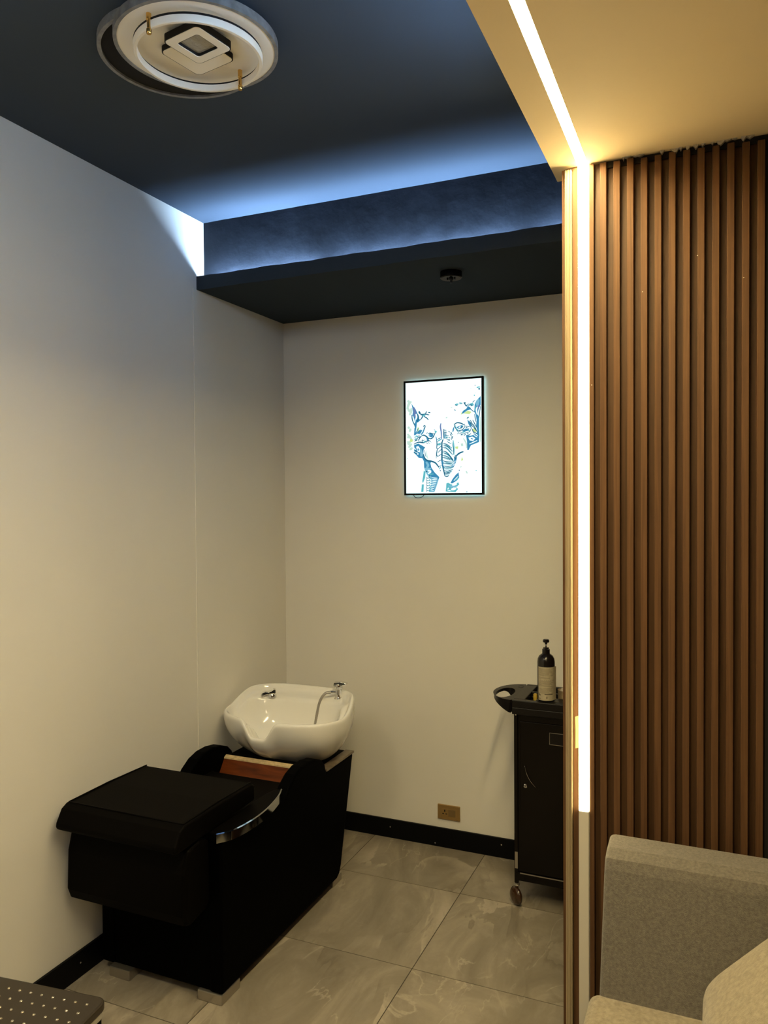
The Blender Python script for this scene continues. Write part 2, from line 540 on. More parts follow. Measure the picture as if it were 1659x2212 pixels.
for sx, sz in ((2.150, 2.510), (1.994, 2.420), (1.842, 2.145), (2.275, 2.430)):
    bm = bm_new(); lathe(bm, [(0, YP - 0.0010), (0.0012, YP - 0.0008), (0.0018, YP + 0.0004)], sx, sz, 8, 1)
    obj('paint_speck', bm, 'plaster', parent=wall_part)
# ribbed pale trim
bm = bm_new()
pts = [(1.7595, YP + 0.020), (1.7595, YP - 0.004), (1.7625, YP - 0.006), (1.766, YP - 0.004), (1.7675, YP - 0.006), (1.7725, YP - 0.006), (1.774, YP - 0.004), (1.7775, YP - 0.006), (1.7805, YP - 0.004), (1.7805, YP + 0.020)]
prism(bm, pts, 2, 0.0, ZW - 0.012)
o = obj('edge_trim', bm, 'pale_trim', parent=wall_part); o['label'] = 'pale ribbed edge trim'
# torn bit of tape beside the light
bm = bm_new(); prism(bm, [(1.7885, 0.985), (1.7985, 0.989), (1.7985, 1.092), (1.7875, 1.087), (1.7890, 1.04)], 1, YP + 0.0072, YP + 0.0079)
o = obj('tape_scrap', bm, 'tape', parent=wall_part)

# ------------------------------------------------------------------ light tapes
t = thing('led_strip', 'vertical warm glowing light bar set into the slatted panel', 'strip light', (1.8165, YP, 0))
bm = bm_new(); box(bm, 1.7990, 1.8340, YP + 0.004, YP + 0.018, 0, ZW - 0.001)
obj('channel', bm, 'alu', parent=t)
ZLIT = 0.789
bm = bm_new(); box(bm, 1.8010, 1.8290, YP - 0.004, YP + 0.004, ZLIT, ZW + 0.0078)
o = obj('lit_diffuser', bm, 'led_warm_wall', parent=t, bevel=0.001); o['label'] = 'glowing warm white cover'
bm = bm_new(); box(bm, 1.8010, 1.8320, YP - 0.004, YP + 0.004, 0.0, ZLIT)
o = obj('unlit_diffuser', bm, 'diffuser_off', parent=t, bevel=0.001); o['label'] = 'unlit milky cover'

t = thing('led_strip', 'glowing warm light bar running along the cream ceiling', 'strip light', (1.8145, -2.3, ZW))
bm = bm_new(); box(bm, 1.7995, 1.8295, -3.30, YP + 0.002, ZW + 0.012, ZW + 0.020)
obj('channel', bm, 'alu', parent=t)
bm = bm_new(); box(bm, 1.8005, 1.8285, -3.30, YP + 0.002, ZW + 0.008, ZW + 0.012)
obj('lit_diffuser', bm, 'led_warm_ceiling', parent=t)

t = thing('led_tape', 'cold white light tape hidden behind the dark soffit lip', 'strip light', (0.87, -0.726, 2.766))
bm = bm_new(); box(bm, 0.012, XP - 0.006, -0.757, -0.717, 2.766, 2.788)
obj('carrier', bm, 'alu', parent=t)
for a, b in ((0.055, 0.60), (0.66, 1.50), (1.56, 1.735)):
    bm = bm_new(); box(bm, a, b, -0.755, -0.719, 2.788, 2.792)
    obj('lit_section', bm, 'led_cove_end' if a < 0.1 else 'led_cove', parent=t)

t = thing('led_tape', 'added cold white fill tape on the drop between the two ceilings', 'strip light', (XW - 0.004, -3.4, 2.86))  # unseen tape added to bring in more cold light
bm = bm_new(); box(bm, XW - 0.002, XW, -5.2, -1.6, 2.850, 2.875)
obj('carrier', bm, 'alu', parent=t)
bm = bm_new(); box(bm, XW - 0.005, XW - 0.002, -5.2, -1.6, 2.855, 2.870)
obj('lit_section', bm, 'fill_fascia', parent=t)

# lamps added behind the camera, out of view, for more brightness
for (x, y) in ((2.75, -5.0),):
    t = thing('fill_panel_lamp', 'added square warm fill lamp on the ceiling of the waiting area', 'ceiling lamp', (x, y, ZW))
    bm = bm_new(); box(bm, x - 0.31, x + 0.31, y - 0.31, y + 0.31, ZW - 0.018, ZW)
    obj('frame', bm, 'alu', parent=t)
    bm = bm_new(); box(bm, x - 0.29, x + 0.29, y - 0.29, y + 0.29, ZW - 0.021, ZW - 0.018)
    obj('diffuser', bm, 'fill_panel', parent=t)
t = thing('ceiling_lamp', 'added round white disc fill lamp on the dark ceiling behind the stool', 'ceiling lamp', (0.60, -3.35, ZU))
bm = bm_new(); lathe(bm, [(0.20, 3.030), (0.2215, 3.030), (0.2215, 3.0795), (0, 3.0795)], 0.60, -3.35, 64)
obj('housing', bm, 'lamp_rim', parent=t, smooth='auto')
bm = bm_new(); lathe(bm, [(0, 3.026), (0.205, 3.026), (0.212, 3.0295), (0.2, 3.034), (0, 3.034)], 0.60, -3.35, 64)
obj('lit_diffuser', bm, 'fill_disc', parent=t)

# ------------------------------------------------------------------ backlit elephant picture
PX0, PX1, PZ0, PZ1 = 0.729, 1.151, 1.803, 2.388
t = thing('backlit_picture', 'glowing print of a blue elephant head in a thin black frame', 'picture', ((PX0 + PX1) / 2, -0.01, PZ0))
bm = bm_new(); fwid = 0.0098
box(bm, PX0, PX1, -0.030, -0.012, PZ1 - fwid, PZ1); box(bm, PX0, PX1, -0.030, -0.012, PZ0, PZ0 + fwid)
box(bm, PX0, PX0 + fwid, -0.030, -0.012, PZ0 + fwid, PZ1 - fwid); box(bm, PX1 - fwid, PX1, -0.030, -0.012, PZ0 + fwid, PZ1 - fwid)
obj('frame', bm, 'black_base', parent=t)
bm = bm_new(); box(bm, PX0 + 0.012, PX1 - 0.012, -0.018, -0.004, PZ0 + 0.012, PZ1 - 0.012)
obj('back_box', bm, 'black_plastic', parent=t)
bm = bm_new(); q = 0.004
box(bm, PX0 + q, PX1 - q, -0.0118, -0.0095, PZ1 - 0.010, PZ1 - q); box(bm, PX0 + q, PX1 - q, -0.0118, -0.0095, PZ0 + q, PZ0 + 0.010)
box(bm, PX0 + q, PX0 + 0.010, -0.0118, -0.0095, PZ0 + 0.010, PZ1 - 0.010); box(bm, PX1 - 0.010, PX1 - q, -0.0118, -0.0095, PZ0 + 0.010, PZ1 - 0.010)
obj('edge_light', bm, 'pic_halo', parent=t)
IX0, IX1, IZ0, IZ1 = PX0 + fwid, PX1 - fwid, PZ0 + fwid, PZ1 - fwid
bm = bm_new(); box(bm, IX0, IX1, -0.026, -0.0185, IZ0, IZ1)
panel = obj('print_panel', bm, 'pic_white', parent=t); panel['label'] = 'glowing white print with a blue elephant'
bm = bm_new()
tube(bm, bez([(PX0 + 0.040, -0.008, PZ0 + 0.010), (PX0 + 0.050, -0.010, PZ0 - 0.008), (PX0 + 0.072, -0.010, PZ0 - 0.013), (PX0 + 0.095, -0.010, PZ0 - 0.006), (PX0 + 0.105, -0.008, PZ0 + 0.010)], 6), 0.0016, 6)
obj('cable', bm, 'black_plastic', parent=t, smooth=True)

def lin(c):
    return tuple(((v / 255) / 12.92 if v / 255 <= 0.04045 else ((v / 255 + 0.055) / 1.055) ** 2.4) for v in c)
INK = {'b': (62, 140, 182), 'd': (38, 104, 134), 't': (98, 186, 198), 'l': (128, 190, 215), 'p': (198, 228, 216), 'g': (208, 232, 150), 'n': (104, 128, 180), 'w': (252, 252, 252)}
keys = list(INK)
inkm = [emis('print_ink_' + k, lin(INK[k]) if k != 'w' else (0.80, 1, 1), 1.0 if k != 'w' else L_PICTURE) for k in keys]
bm = bm_new()
lay = [0]
def e2w(x, y):
    """drawing coordinates of the print to the panel"""
    u = (x - 238) / 1152.0
    for _ in range(3):
        top = 328 - 88 * u; bot = 1990 - 20 * u
        v = (y - top) / (bot - top)
        u = (x - 238 - 12 * v) / 1152.0
    u = min(max(u, 0.003), 0.997); v = min(max(v, 0.003), 0.997)
    return IX0 + u * (IX1 - IX0), IZ1 - v * (IZ1 - IZ0)
def nxt():
    lay[0] += 1
    return -0.02605 - lay[0] * 3.0e-6
def fill(c, *pts):
    y = nxt()
    P = [Vector((*e2w(a, b), 0)) for a, b in pts]
    V = [bm.verts.new((p.x, y, p.y)) for p in P]
    for tri in tessellate_polygon([P]):
        try:
            bm.faces.new([V[i] for i in tri]).material_index = keys.index(c)
        except ValueError:
            pass
def line(c, wd, *pts):
    y = nxt()
    Q = bez([(a, b, 0) for a, b in pts], 5) if len(pts) > 2 else [Vector((*pts[0], 0)), Vector(((pts[0][0] + pts[1][0]) / 2, (pts[0][1] + pts[1][1]) / 2, 0)), Vector((*pts[1], 0))]
    n = len(Q); row = []
    for i, p in enumerate(Q):
        d = (Q[min(i + 1, n - 1)] - Q[max(i - 1, 0)])
        if d.length < 1e-6:
            d = Vector((1, 0, 0))
        d.normalize(); nn = Vector((-d.y, d.x, 0))
        ww = wd * 0.80 * (0.35 + 0.65 * math.sin(math.pi * (0.12 + 0.76 * i / (n - 1))))
        a = e2w(p.x + nn.x * ww, p.y + nn.y * ww); b = e2w(p.x - nn.x * ww, p.y - nn.y * ww)
        row.append((bm.verts.new((a[0], y, a[1])), bm.verts.new((b[0], y, b[1]))))
    for A, B in zip(row, row[1:]):
        bm.faces.new((A[0], A[1], B[1], B[0])).material_index = keys.index(c)
def dot(c, x, y, r):
    fill(c, *[(x + r * math.cos(k * math.pi / 5), y + r * math.sin(k * math.pi / 5)) for k in range(10)])

# pale washes first
for a in ([(262, 720), (290, 640), (330, 600)], [(300, 810), (322, 760), (330, 700)], [(265, 610), (300, 590)], [(275, 700), (300, 760)],
          [(268, 1090), (340, 1180)], [(270, 1250), (330, 1190)], [(285, 1300), (335, 1235)], [(275, 985), (300, 1010)], [(300, 1060), (320, 1010)],
          [(265, 1150), (300, 1130)], [(300, 1330), (350, 1300)], [(270, 1200), (300, 1260)]):
    line('p', 26, *a)
line('g', 34, (320, 1170), (340, 1210)); line('g', 22, (440, 990), (425, 1060))
fill('g', (1120, 775), (1190, 730), (1245, 750), (1215, 785)); fill('g', (1262, 1005), (1312, 990), (1325, 1045), (1275, 1060))
fill('g', (1092, 1480), (1105, 1425), (1122, 1470), (1105, 1495)); fill('g', (1000, 1275), (1050, 1270), (1045, 1310), (1008, 1305))
fill('p', (1085, 1230), (1120, 1225), (1125, 1265), (1095, 1270)); line('p', 14, (1125, 1150), (1165, 1220), (1175, 1300))
line('p', 12, (860, 845), (885, 835)); line('p', 14, (1165, 1640), (1185, 1680)); line('p', 10, (1085, 1590), (1095, 1570))
# left ear
fill('b', (330, 630), (352, 665), (395, 715), (425, 780), (440, 850), (472, 880), (440, 912), (415, 920), (410, 990), (398, 1060), (376, 1102), (388, 1010), (375, 960), (345, 890), (330, 820), (346, 806), (354, 760), (345, 700))
line('n', 26, (365, 690), (385, 760), (380, 830)); line('d', 12, (430, 790), (440, 850), (420, 910))
line('w', 13, (352, 820), (366, 880), (384, 930)); line('w', 16, (402, 788), (410, 830), (400, 872)); line('w', 7, (390, 860), (392, 905))
line('d', 9, (335, 800), (345, 880), (390, 980))
for a in ([(442, 752), (460, 790)], [(455, 770), (490, 795), (550, 785)], [(505, 800), (500, 835), (470, 880)], [(520, 812), (562, 850)], [(560, 835), (595, 878)], [(565, 745), (548, 800)], [(550, 790), (610, 802)], [(470, 800), (520, 805)], [(590, 762), (625, 765)], [(450, 745), (470, 775)], [(500, 790), (545, 800)]):
    line('d', 11, *a)
fill('t', (500, 805), (540, 790), (550, 812), (520, 830))
# hairs and cheek on the left
fill('b', (378, 1000), (392, 1000), (400, 1085), (430, 1055), (398, 1106), (370, 1112))
for a in ([(388, 1102), (440, 1005)], [(398, 1098), (462, 1030)], [(425, 1092), (480, 1022)], [(440, 1092), (490, 1030)], [(455, 1095), (500, 1030)]):
    line('b', 10, *a)
fill('b', (472, 1100), (510, 1045), (525, 1000), (540, 972), (538, 1010), (520, 1070), (490, 1105))
line('d', 9, (515, 985), (530, 962), (545, 975), (525, 1040))
line('d', 13, (490, 1118), (520, 1108), (560, 1125), (590, 1165), (600, 1200)); fill('b', (560, 1130), (585, 1150), (605, 1195), (575, 1195))
line('d', 10, (440, 1195), (462, 1150), (490, 1118)); line('d', 9, (470, 1130), (430, 1150), (390, 1190)); line('d', 8, (410, 1125), (470, 1118))
line('t', 10, (375, 1140), (415, 1130)); line('t', 10, (372, 1170), (420, 1160)); line('d', 8, (375, 1200), (440, 1175)); line('t', 9, (400, 1110), (440, 1140))
line('d', 12, (370, 1245), (440, 1215), (520, 1220), (560, 1200), (620, 1190)); line('t', 14, (520, 1218), (550, 1195)); line('d', 8, (505, 1170), (510, 1215))
line('d', 6, (470, 1200), (540, 1180)); line('d', 6, (555, 1215), (590, 1240)); line('d', 5, (590, 1215), (620, 1235)); line('d', 5, (610, 1190), (640, 1215))
# left eye
fill('b', (598, 1108), (612, 1082), (640, 1078), (668, 1092), (672, 1120), (645, 1140), (615, 1132)); fill('l', (606, 1100), (622, 1092), (626, 1120), (610, 1122))
line('d', 10, (578, 1132), (600, 1155), (640, 1158), (672, 1130), (690, 1090), (712, 1045)); line('d', 8, (588, 1092), (615, 1074), (655, 1082), (690, 1088)); line('t', 12, (690, 1045), (715, 1050), (700, 1075))
line('d', 6, (565, 1085), (582, 1065)); line('d', 6, (570, 1120), (600, 1165)); line('d', 6, (680, 1020), (700, 1030))
# jaw and neck on the left
fill('b', (372, 1258), (440, 1235), (500, 1265), (545, 1290), (522, 1330), (516, 1400), (530, 1450), (570, 1490), (640, 1502), (628, 1530), (642, 1600), (600, 1612), (530, 1600), (525, 1500), (500, 1455), (445, 1450), (370, 1370), (376, 1310))
fill('w', (404, 1282), (440, 1272), (472, 1318), (458, 1368), (424, 1352)); fill('b', (425, 1310), (445, 1305), (450, 1340), (430, 1345))
line('w', 9, (372, 1345), (430, 1378)); line('w', 9, (378, 1300), (398, 1330)); line('w', 14, (425, 1385), (440, 1400))
line('l', 26, (470, 1310), (490, 1390), (480, 1430)); line('l', 24, (560, 1510), (590, 1560), (570, 1600))
line('d', 15, (516, 1390), (540, 1455), (580, 1488), (640, 1500), (700, 1522), (735, 1560), (758, 1592))
line('d', 6, (538, 1330), (548, 1400), (565, 1440)); line('d', 6, (520, 1300), (545, 1290)); line('p', 8, (560, 1340), (575, 1420), (590, 1470)); line('d', 10, (375, 1340), (420, 1365)); line('d', 10, (366, 1372), (410, 1390))
fill('l', (530, 1600), (642, 1600), (690, 1670), (765, 1740), (728, 1860), (690, 1965), (600, 1965), (640, 1850), (640, 1780), (590, 1730), (548, 1660))
fill('b', (640, 1600), (625, 1540), (645, 1600), (695, 1670), (765, 1738), (748, 1775), (650, 1740), (600, 1690), (620, 1650))
fill('t', (525, 1640), (552, 1660), (546, 1750), (512, 1835), (500, 1800), (515, 1720)); fill('t', (494, 1850), (528, 1850), (524, 1900), (520, 1965), (485, 1965))
for k in range(9):
    y = 1730 + 25 * k
    line('b', 8, (645 - 2 * k, y + 8), (700 - 3 * k, y - 4), (752 - 8 * k, y + 14))
for k in range(8):
    y = 1745 + 26 * k
    line('w', 7, (650 - 3 * k, y + 4), (735 - 8 * k, y + 10))
for k in range(6):
    y = 1740 + 38 * k
    line('d', 6, (560, y), (590, y + 18), (625, y - 8)); line('d', 5, (575 + 4 * (k % 2), y + 5), (565, y + 40)); line('t', 9, (600, y + 12), (640, y + 20))
line('w', 16, (585, 1640), (640, 1650)); line('w', 14, (590, 1690), (640, 1660)); line('t', 12, (600, 1700), (680, 1690))
# trunk
line('n', 13, (787, 925), (780, 980), (792, 1060), (796, 1170))
line('d', 15, (822, 1165), (802, 1230), (804, 1350), (804, 1470), (814, 1560), (832, 1640), (850, 1722))
fill('b', (790, 1490), (815, 1485), (830, 1520), (822, 1560), (850, 1600), (820, 1600), (805, 1550))
fill('b', (703, 1120), (718, 1132), (732, 1180), (722, 1200)); line('d', 10, (722, 1180), (728, 1240), (722, 1310)); line('d', 10, (735, 1300), (722, 1400), (745, 1430)); line('d', 5, (718, 1400), (715, 1460))
for a in ([(728, 1170), (795, 1140)], [(732, 1205), (795, 1160)], [(735, 1255), (800, 1215)], [(735, 1320), (800, 1260)], [(740, 1370), (802, 1310)], [(735, 1430), (804, 1385)], [(735, 1510), (806, 1470)], [(742, 1582), (800, 1562)]):
    line('d', 7, *a)
line('t', 24, (740, 1250), (785, 1235)); line('t', 14, (745, 1190), (790, 1165)); line('t', 10, (765, 1620), (785, 1580))
for y0, mid, end in ((1225, (880, 1245), (955, 1300)), (1250, (890, 1275), (968, 1350)), (1285, (880, 1305), (970, 1400)), (1345, (880, 1365), (975, 1475)), (1368, (900, 1400), (985, 1500)), (1410, (880, 1425), (980, 1490)),
                     (1440, (870, 1450), (940, 1478)), (1490, (890, 1505), (1000, 1510)), (1525, (900, 1530), (1000, 1540)), (1568, (900, 1575), (990, 1555)), (1598, (900, 1602), (985, 1580)), (1640, (900, 1645), (972, 1615)), (1668, (890, 1672), (955, 1648)), (1690, (880, 1690), (930, 1676))):
    xs0 = 812 if y0 < 1600 else 832
    line('d', 8, (xs0, y0), mid, end)
    line('t', 5, (xs0 + 20, y0 + 16), (mid[0] + 6, mid[1] + 16), (end[0] - 6, end[1] + 12))
line('d', 9, (848, 1722), (880, 1728), (912, 1712))
line('t', 12, (972, 1180), (985, 1290), (985, 1400)); line('d', 6, (955, 1210), (975, 1300), (980, 1400))
fill('b', (988, 1432), (1032, 1440), (1012, 1520), (985, 1575), (945, 1590), (960, 1550), (985, 1500))
line('w', 6, (960, 1545), (1010, 1490)); line('w', 6, (960, 1575), (1000, 1530)); line('d', 10, (985, 1420), (1015, 1470)); line('d', 9, (1000, 1400), (1022, 1440))
line('d', 15, (1008, 1435), (1040, 1395), (1085, 1365), (1128, 1350))
for a in ([(825, 1028), (872, 1030)], [(825, 1070), (880, 1062)], [(828, 1085), (870, 1088)], [(828, 1110), (905, 1108)], [(828, 1150), (890, 1150)], [(900, 1130), (930, 1150)], [(870, 1165), (930, 1190)], [(880, 1200), (945, 1235)], [(930, 1060), (965, 1100)], [(925, 1090), (960, 1130)], [(940, 1150), (975, 1120)], [(950, 1060), (935, 1110)], [(965, 1130), (945, 1175)], [(900, 1040), (925, 1060)], [(890, 1180), (930, 1160)]):
    line('d', 7, *a)
line('d', 11, (832, 1010), (832, 1090), (834, 1158)); line('d', 6, (862, 1035), (866, 1150)); fill('l', (838, 1095), (858, 1095), (858, 1150), (838, 1150)); line('t', 12, (865, 1140), (895, 1130))
# right eye
line('d', 12, (990, 940), (1035, 915), (1095, 925), (1138, 950)); line('d', 10, (988, 930), (1000, 985), (1050, 1030), (1110, 1020), (1148, 972)); line('t', 8, (1005, 950), (1020, 1000), (1060, 1040))
fill('b', (1022, 985), (1060, 962), (1112, 948), (1120, 972), (1098, 1000), (1050, 1008)); line('w', 12, (1055, 992), (1085, 970)); line('w', 7, (1030, 962), (1095, 938)); line('d', 7, (1060, 1000), (1100, 990), (1125, 960))
line('d', 6, (1140, 930), (1155, 985)); line('d', 8, (1015, 1010), (1045, 1050)); line('b', 14, (968, 1055), (982, 985)); line('d', 6, (985, 965), (1010, 990))
fill('b', (1100, 1040), (1150, 1005), (1215, 1000), (1195, 1035), (1140, 1050)); line('t', 12, (1100, 1062), (1150, 1052)); line('d', 7, (1160, 995), (1200, 970), (1240, 965)); line('d', 6, (1165, 985), (1180, 955))
for a in ([(1040, 1055), (1070, 1050), (1100, 1065)], [(1060, 1075), (1120, 1085), (1170, 1060)], [(1040, 1090), (1050, 1060)], [(1085, 1100), (1120, 1078)], [(1130, 1110), (1170, 1080)], [(1170, 1060), (1205, 1085)], [(1195, 1060), (1225, 1040), (1230, 1000)], [(1180, 1100), (1215, 1095), (1240, 1070)], [(1100, 1110), (1110, 1085)], [(1190, 1075), (1195, 1045)]):
    line('d', 7, *a)
# right brow
fill('b', (1096, 772), (1120, 735), (1168, 702), (1190, 662), (1225, 680), (1242, 712), (1185, 728), (1112, 782))
line('g', 10, (1090, 790), (1105, 760)); line('d', 8, (1130, 610), (1150, 640), (1185, 665)); fill('d', (1128, 605), (1165, 610), (1150, 632))
for a in ([(1160, 640), (1190, 668)], [(1178, 632), (1208, 662)], [(1196, 625), (1225, 660)], [(1150, 650), (1175, 672)]):
    line('d', 7, *a)
fill('t', (1210, 628), (1262, 612), (1282, 648), (1240, 668)); line('d', 9, (1225, 640), (1262, 655)); line('d', 6, (1280, 580), (1262, 612)); line('d', 5, (1260, 600), (1300, 575))
line('t', 18, (1000, 648), (1050, 632)); line('d', 7, (998, 645), (1040, 662)); line('t', 9, (1060, 615), (1110, 620)); line('d', 6, (1058, 632), (1112, 630)); line('d', 8, (985, 720), (1010, 730)); line('p', 8, (935, 690), (960, 682))
line('d', 8, (1222, 690), (1240, 715), (1290, 755))
# right ear
fill('b', (1378, 510), (1380, 640), (1352, 700), (1346, 800), (1356, 850), (1356, 1000), (1362, 1100), (1356, 1205), (1328, 1212), (1335, 1050), (1312, 960), (1320, 870), (1306, 790), (1284, 740), (1292, 640), (1316, 580))
line('l', 30, (1350, 560), (1335, 610), (1330, 660)); line('n', 18, (1360, 640), (1345, 700)); line('w', 14, (1330, 670), (1318, 720), (1330, 790)); line('w', 12, (1364, 680), (1352, 740), (1346, 800)); line('d', 8, (1376, 660), (1362, 780), (1352, 840))
line('p', 12, (1372, 820), (1376, 1000), (1376, 1200)); line('t', 10, (1300, 660), (1296, 730))
fill('b', (1164, 1098), (1228, 1110), (1290, 1090), (1335, 1050), (1356, 1205), (1238, 1254), (1205, 1325), (1184, 1325), (1180, 1200))
fill('w', (1200, 1138), (1258, 1122), (1302, 1148), (1270, 1188), (1218, 1180)); line('b', 10, (1235, 1150), (1270, 1160)); line('w', 9, (1215, 1235), (1330, 1180)); line('w', 8, (1280, 1100), (1330, 1130)); line('w', 7, (1300, 1075), (1340, 1110))
fill('b', (1182, 862), (1218, 900), (1246, 962), (1236, 992), (1198, 930))
for a in ([(1215, 880), (1260, 975)], [(1228, 870), (1275, 970)], [(1262, 868), (1322, 985)], [(1270, 930), (1325, 1040)], [(1240, 980), (1290, 1085)], [(1260, 1040), (1330, 1080)], [(1185, 850), (1205, 825)], [(1290, 780), (1310, 900)], [(1262, 960), (1340, 1060)]):
    line('d', 9, *a)
line('d', 6, (1175, 850), (1190, 835), (1200, 845)); line('t', 12, (1195, 1020), (1222, 1045))
# right side of the neck
fill('b', (1055, 1662), (1066, 1740), (1030, 1790), (962, 1832), (932, 1832), (962, 1770), (1010, 1705)); fill('t', (1040, 1740), (1064, 1745), (1045, 1775), (1000, 1800)); line('w', 7, (985, 1790), (1050, 1720))
fill('t', (872, 1832), (900, 1822), (940, 1845), (1000, 1850), (1052, 1812), (1066, 1848), (1020, 1888), (1050, 1915), (1010, 1962), (862, 1955), (868, 1890))
line('w', 26, (945, 1925), (1020, 1905)); line('w', 20, (960, 1860), (1030, 1838)); line('w', 16, (895, 1900), (905, 1915)); line('w', 10, (885, 1930), (940, 1945)); line('l', 14, (900, 1870), (1000, 1880)); line('l', 12, (940, 1890), (1040, 1870))
for x, y, r, c in ((1356, 403, 14, 'd'), (1297, 350, 7, 'd'), (1235, 396, 5, 'p'), (570, 1655, 12, 'd'), (615, 1718, 11, 'd'), (780, 1641, 8, 'd'), (1066, 1633, 8, 'd'), (1180, 1957, 8, 'd'), (1316, 1635, 7, 't'), (268, 1460, 8, 'p'), (1302, 465, 5, 'p'), (1050, 1210, 6, 'd'), (1286, 500, 9, 't')):
    dot(c, x, y, r)
line('t', 12, (1320, 388), (1345, 376), (1372, 376))
o = obj('print_ink', bm, inkm, parent=panel)
o['label'] = 'blue and teal elephant drawing'; o['kind'] = 'stuff'

# ------------------------------------------------------------------ wall socket
t = thing('wall_socket', 'gold wall socket plate with a square switch above the skirting', 'socket', (0.9535, 0, 0.182))
bm = bm_new(); box(bm, 0.894, 1.013, -0.010, 0.0, 0.1445, 0.2195)
obj('plate', bm, 'gold', parent=t, bevel=0.003, seg=3)
bm = bm_new(); box(bm, 0.917, 0.950, -0.0115, -0.0095, 0.164, 0.200)
so = obj('socket_insert', bm, 'gold', parent=t, bevel=0.0008)
for dx, dz, ww, hh in ((0, 0.0085, 0.0030, 0.0055), (-0.0085, -0.0070, 0.0042, 0.0022), (0.0085, -0.0070, 0.0042, 0.0022)):
    bm = bm_new(); box(bm, 0.9335 + dx - ww, 0.9335 + dx + ww, -0.0119, -0.0110, 0.182 + dz - hh, 0.182 + dz + hh)
    obj('socket_hole', bm, 'black_void', parent=so)
bm = bm_new(); box(bm, 0.953, 0.990, -0.0125, -0.0095, 0.164, 0.200)
obj('switch_rocker', bm, 'gold_dark', parent=t, bevel=0.001)
bm = bm_new(); box(bm, 0.990, 1.006, -0.0103, -0.0099, 0.1495, 0.1515)
obj('maker_mark', bm, 'gold_dark', parent=t)

# ------------------------------------------------------------------ ceiling canopy on the soffit
t = thing('ceiling_canopy', 'small round black lamp canopy without a lamp under the soffit', 'lamp canopy', (1.160, -0.555, ZC))
bm = bm_new(); lathe(bm, [(0, ZC - 0.028), (0.044, ZC - 0.028), (0.047, ZC - 0.025), (0.047, ZC + 0.0005)], 1.160, -0.555, 40)
obj('cup', bm, 'black_gloss', parent=t, smooth='auto')
bm = bm_new(); lathe(bm, [(0, ZC - 0.046), (0.005, ZC - 0.046), (0.006, ZC - 0.036), (0.010, ZC - 0.034), (0.010, ZC - 0.028)], 1.160, -0.555, 16)
obj('cord_grip', bm, 'black_plastic', parent=t, smooth='auto')
for dx in (-0.016, 0.016):
    bm = bm_new(); lathe(bm, [(0, ZC - 0.034), (0.004, ZC - 0.034), (0.004, ZC - 0.028)], 1.160 + dx, -0.555, 12)
    obj('thumb_screw', bm, 'black_plastic', parent=t, smooth='auto')

# ------------------------------------------------------------------ disc ceiling lamp (switched off)
LZ = 3.045
t = thing('ceiling_lamp', 'unlit round white disc lamp with diamond plates and brass clips', 'ceiling lamp', (0.88, -1.94, ZU))
def ring(bm, cx, cy, ri, ro, z0, z1, n=72, rnd=0.0):
    lathe(bm, [(ri, z0), (ro, z0), (ro, z1), (ri, z1), (ri, z0)], cx, cy, n)
bm = bm_new(); lathe(bm, [(0, 3.062), (0.212, 3.062), (0.212, 3.0795), (0, 3.0795)], 0.789, -1.895, 72)
o = obj('mount_plate', bm, 'black_void', parent=t, smooth='auto')
bm = bm_new(); ring(bm, 0.789, -1.895, 0.2125, 0.2235, 3.056, 3.0795)
obj('mount_rim', bm, 'lamp_rim', parent=t, smooth='auto')
bm = bm_new(); lathe(bm, [(0, LZ - 0.002), (0.10, LZ - 0.002), (0.155, LZ - 0.006), (0.185, LZ - 0.010), (0.2115, LZ - 0.006), (0.2115, LZ + 0.012), (0, LZ + 0.016)], 0.882, -1.938, 96)
obj('disc_diffuser', bm, 'lamp_white', parent=t, smooth='auto')
bm = bm_new(); ring(bm, 0.882, -1.938, 0.2117, 0.2215, LZ - 0.008, LZ + 0.016)
obj('disc_rim', bm, 'lamp_rim', parent=t, smooth='auto')
# black ring painting the thin arc of shade between disc and inner ring
bm = bm_new(); ring(bm, 0.894, -1.948, 0.166, 0.1725, 3.0185, 3.026)
obj('gap_shade', bm, 'black_void', parent=t, smooth='auto')
bm = bm_new(); lathe(bm, [(0.1620, 3.003), (0.1635, 3.000), (0.1705, 3.000), (0.1725, 3.003), (0.1730, 3.018), (0.1620, 3.018), (0.1620, 3.003)], 0.896, -1.950, 96)
obj('inner_ring', bm, 'lamp_white', parent=t, smooth='auto')
def rrect(cx, cy, h, rad, rot, n=6):
    pts = []
    for qx, qy, a0 in ((1, 1, 0), (-1, 1, 90), (-1, -1, 180), (1, -1, 270)):
        for k in range(n + 1):
            a = R(a0 + 90 * k / n)
            pts.append((qx * (h - rad) + rad * math.cos(a), qy * (h - rad) + rad * math.sin(a)))
    c, s = math.cos(rot), math.sin(rot)
    return [(cx + x * c - y * s, cy + x * s + y * c) for x, y in pts]
rq = R(-10)
bm = bm_new(); prism(bm, rrect(0.874, -1.926, 0.0706, 0.016, rq), 2, 3.026, 3.036)
o = obj('back_square', bm, 'lamp_white', parent=t, bevel=0.0012)
bm = bm_new(); prism(bm, rrect(0.874, -1.926, 0.0732, 0.017, rq), 2, 3.0275, 3.042)
obj('back_square_edge', bm, 'black_void', parent=t)
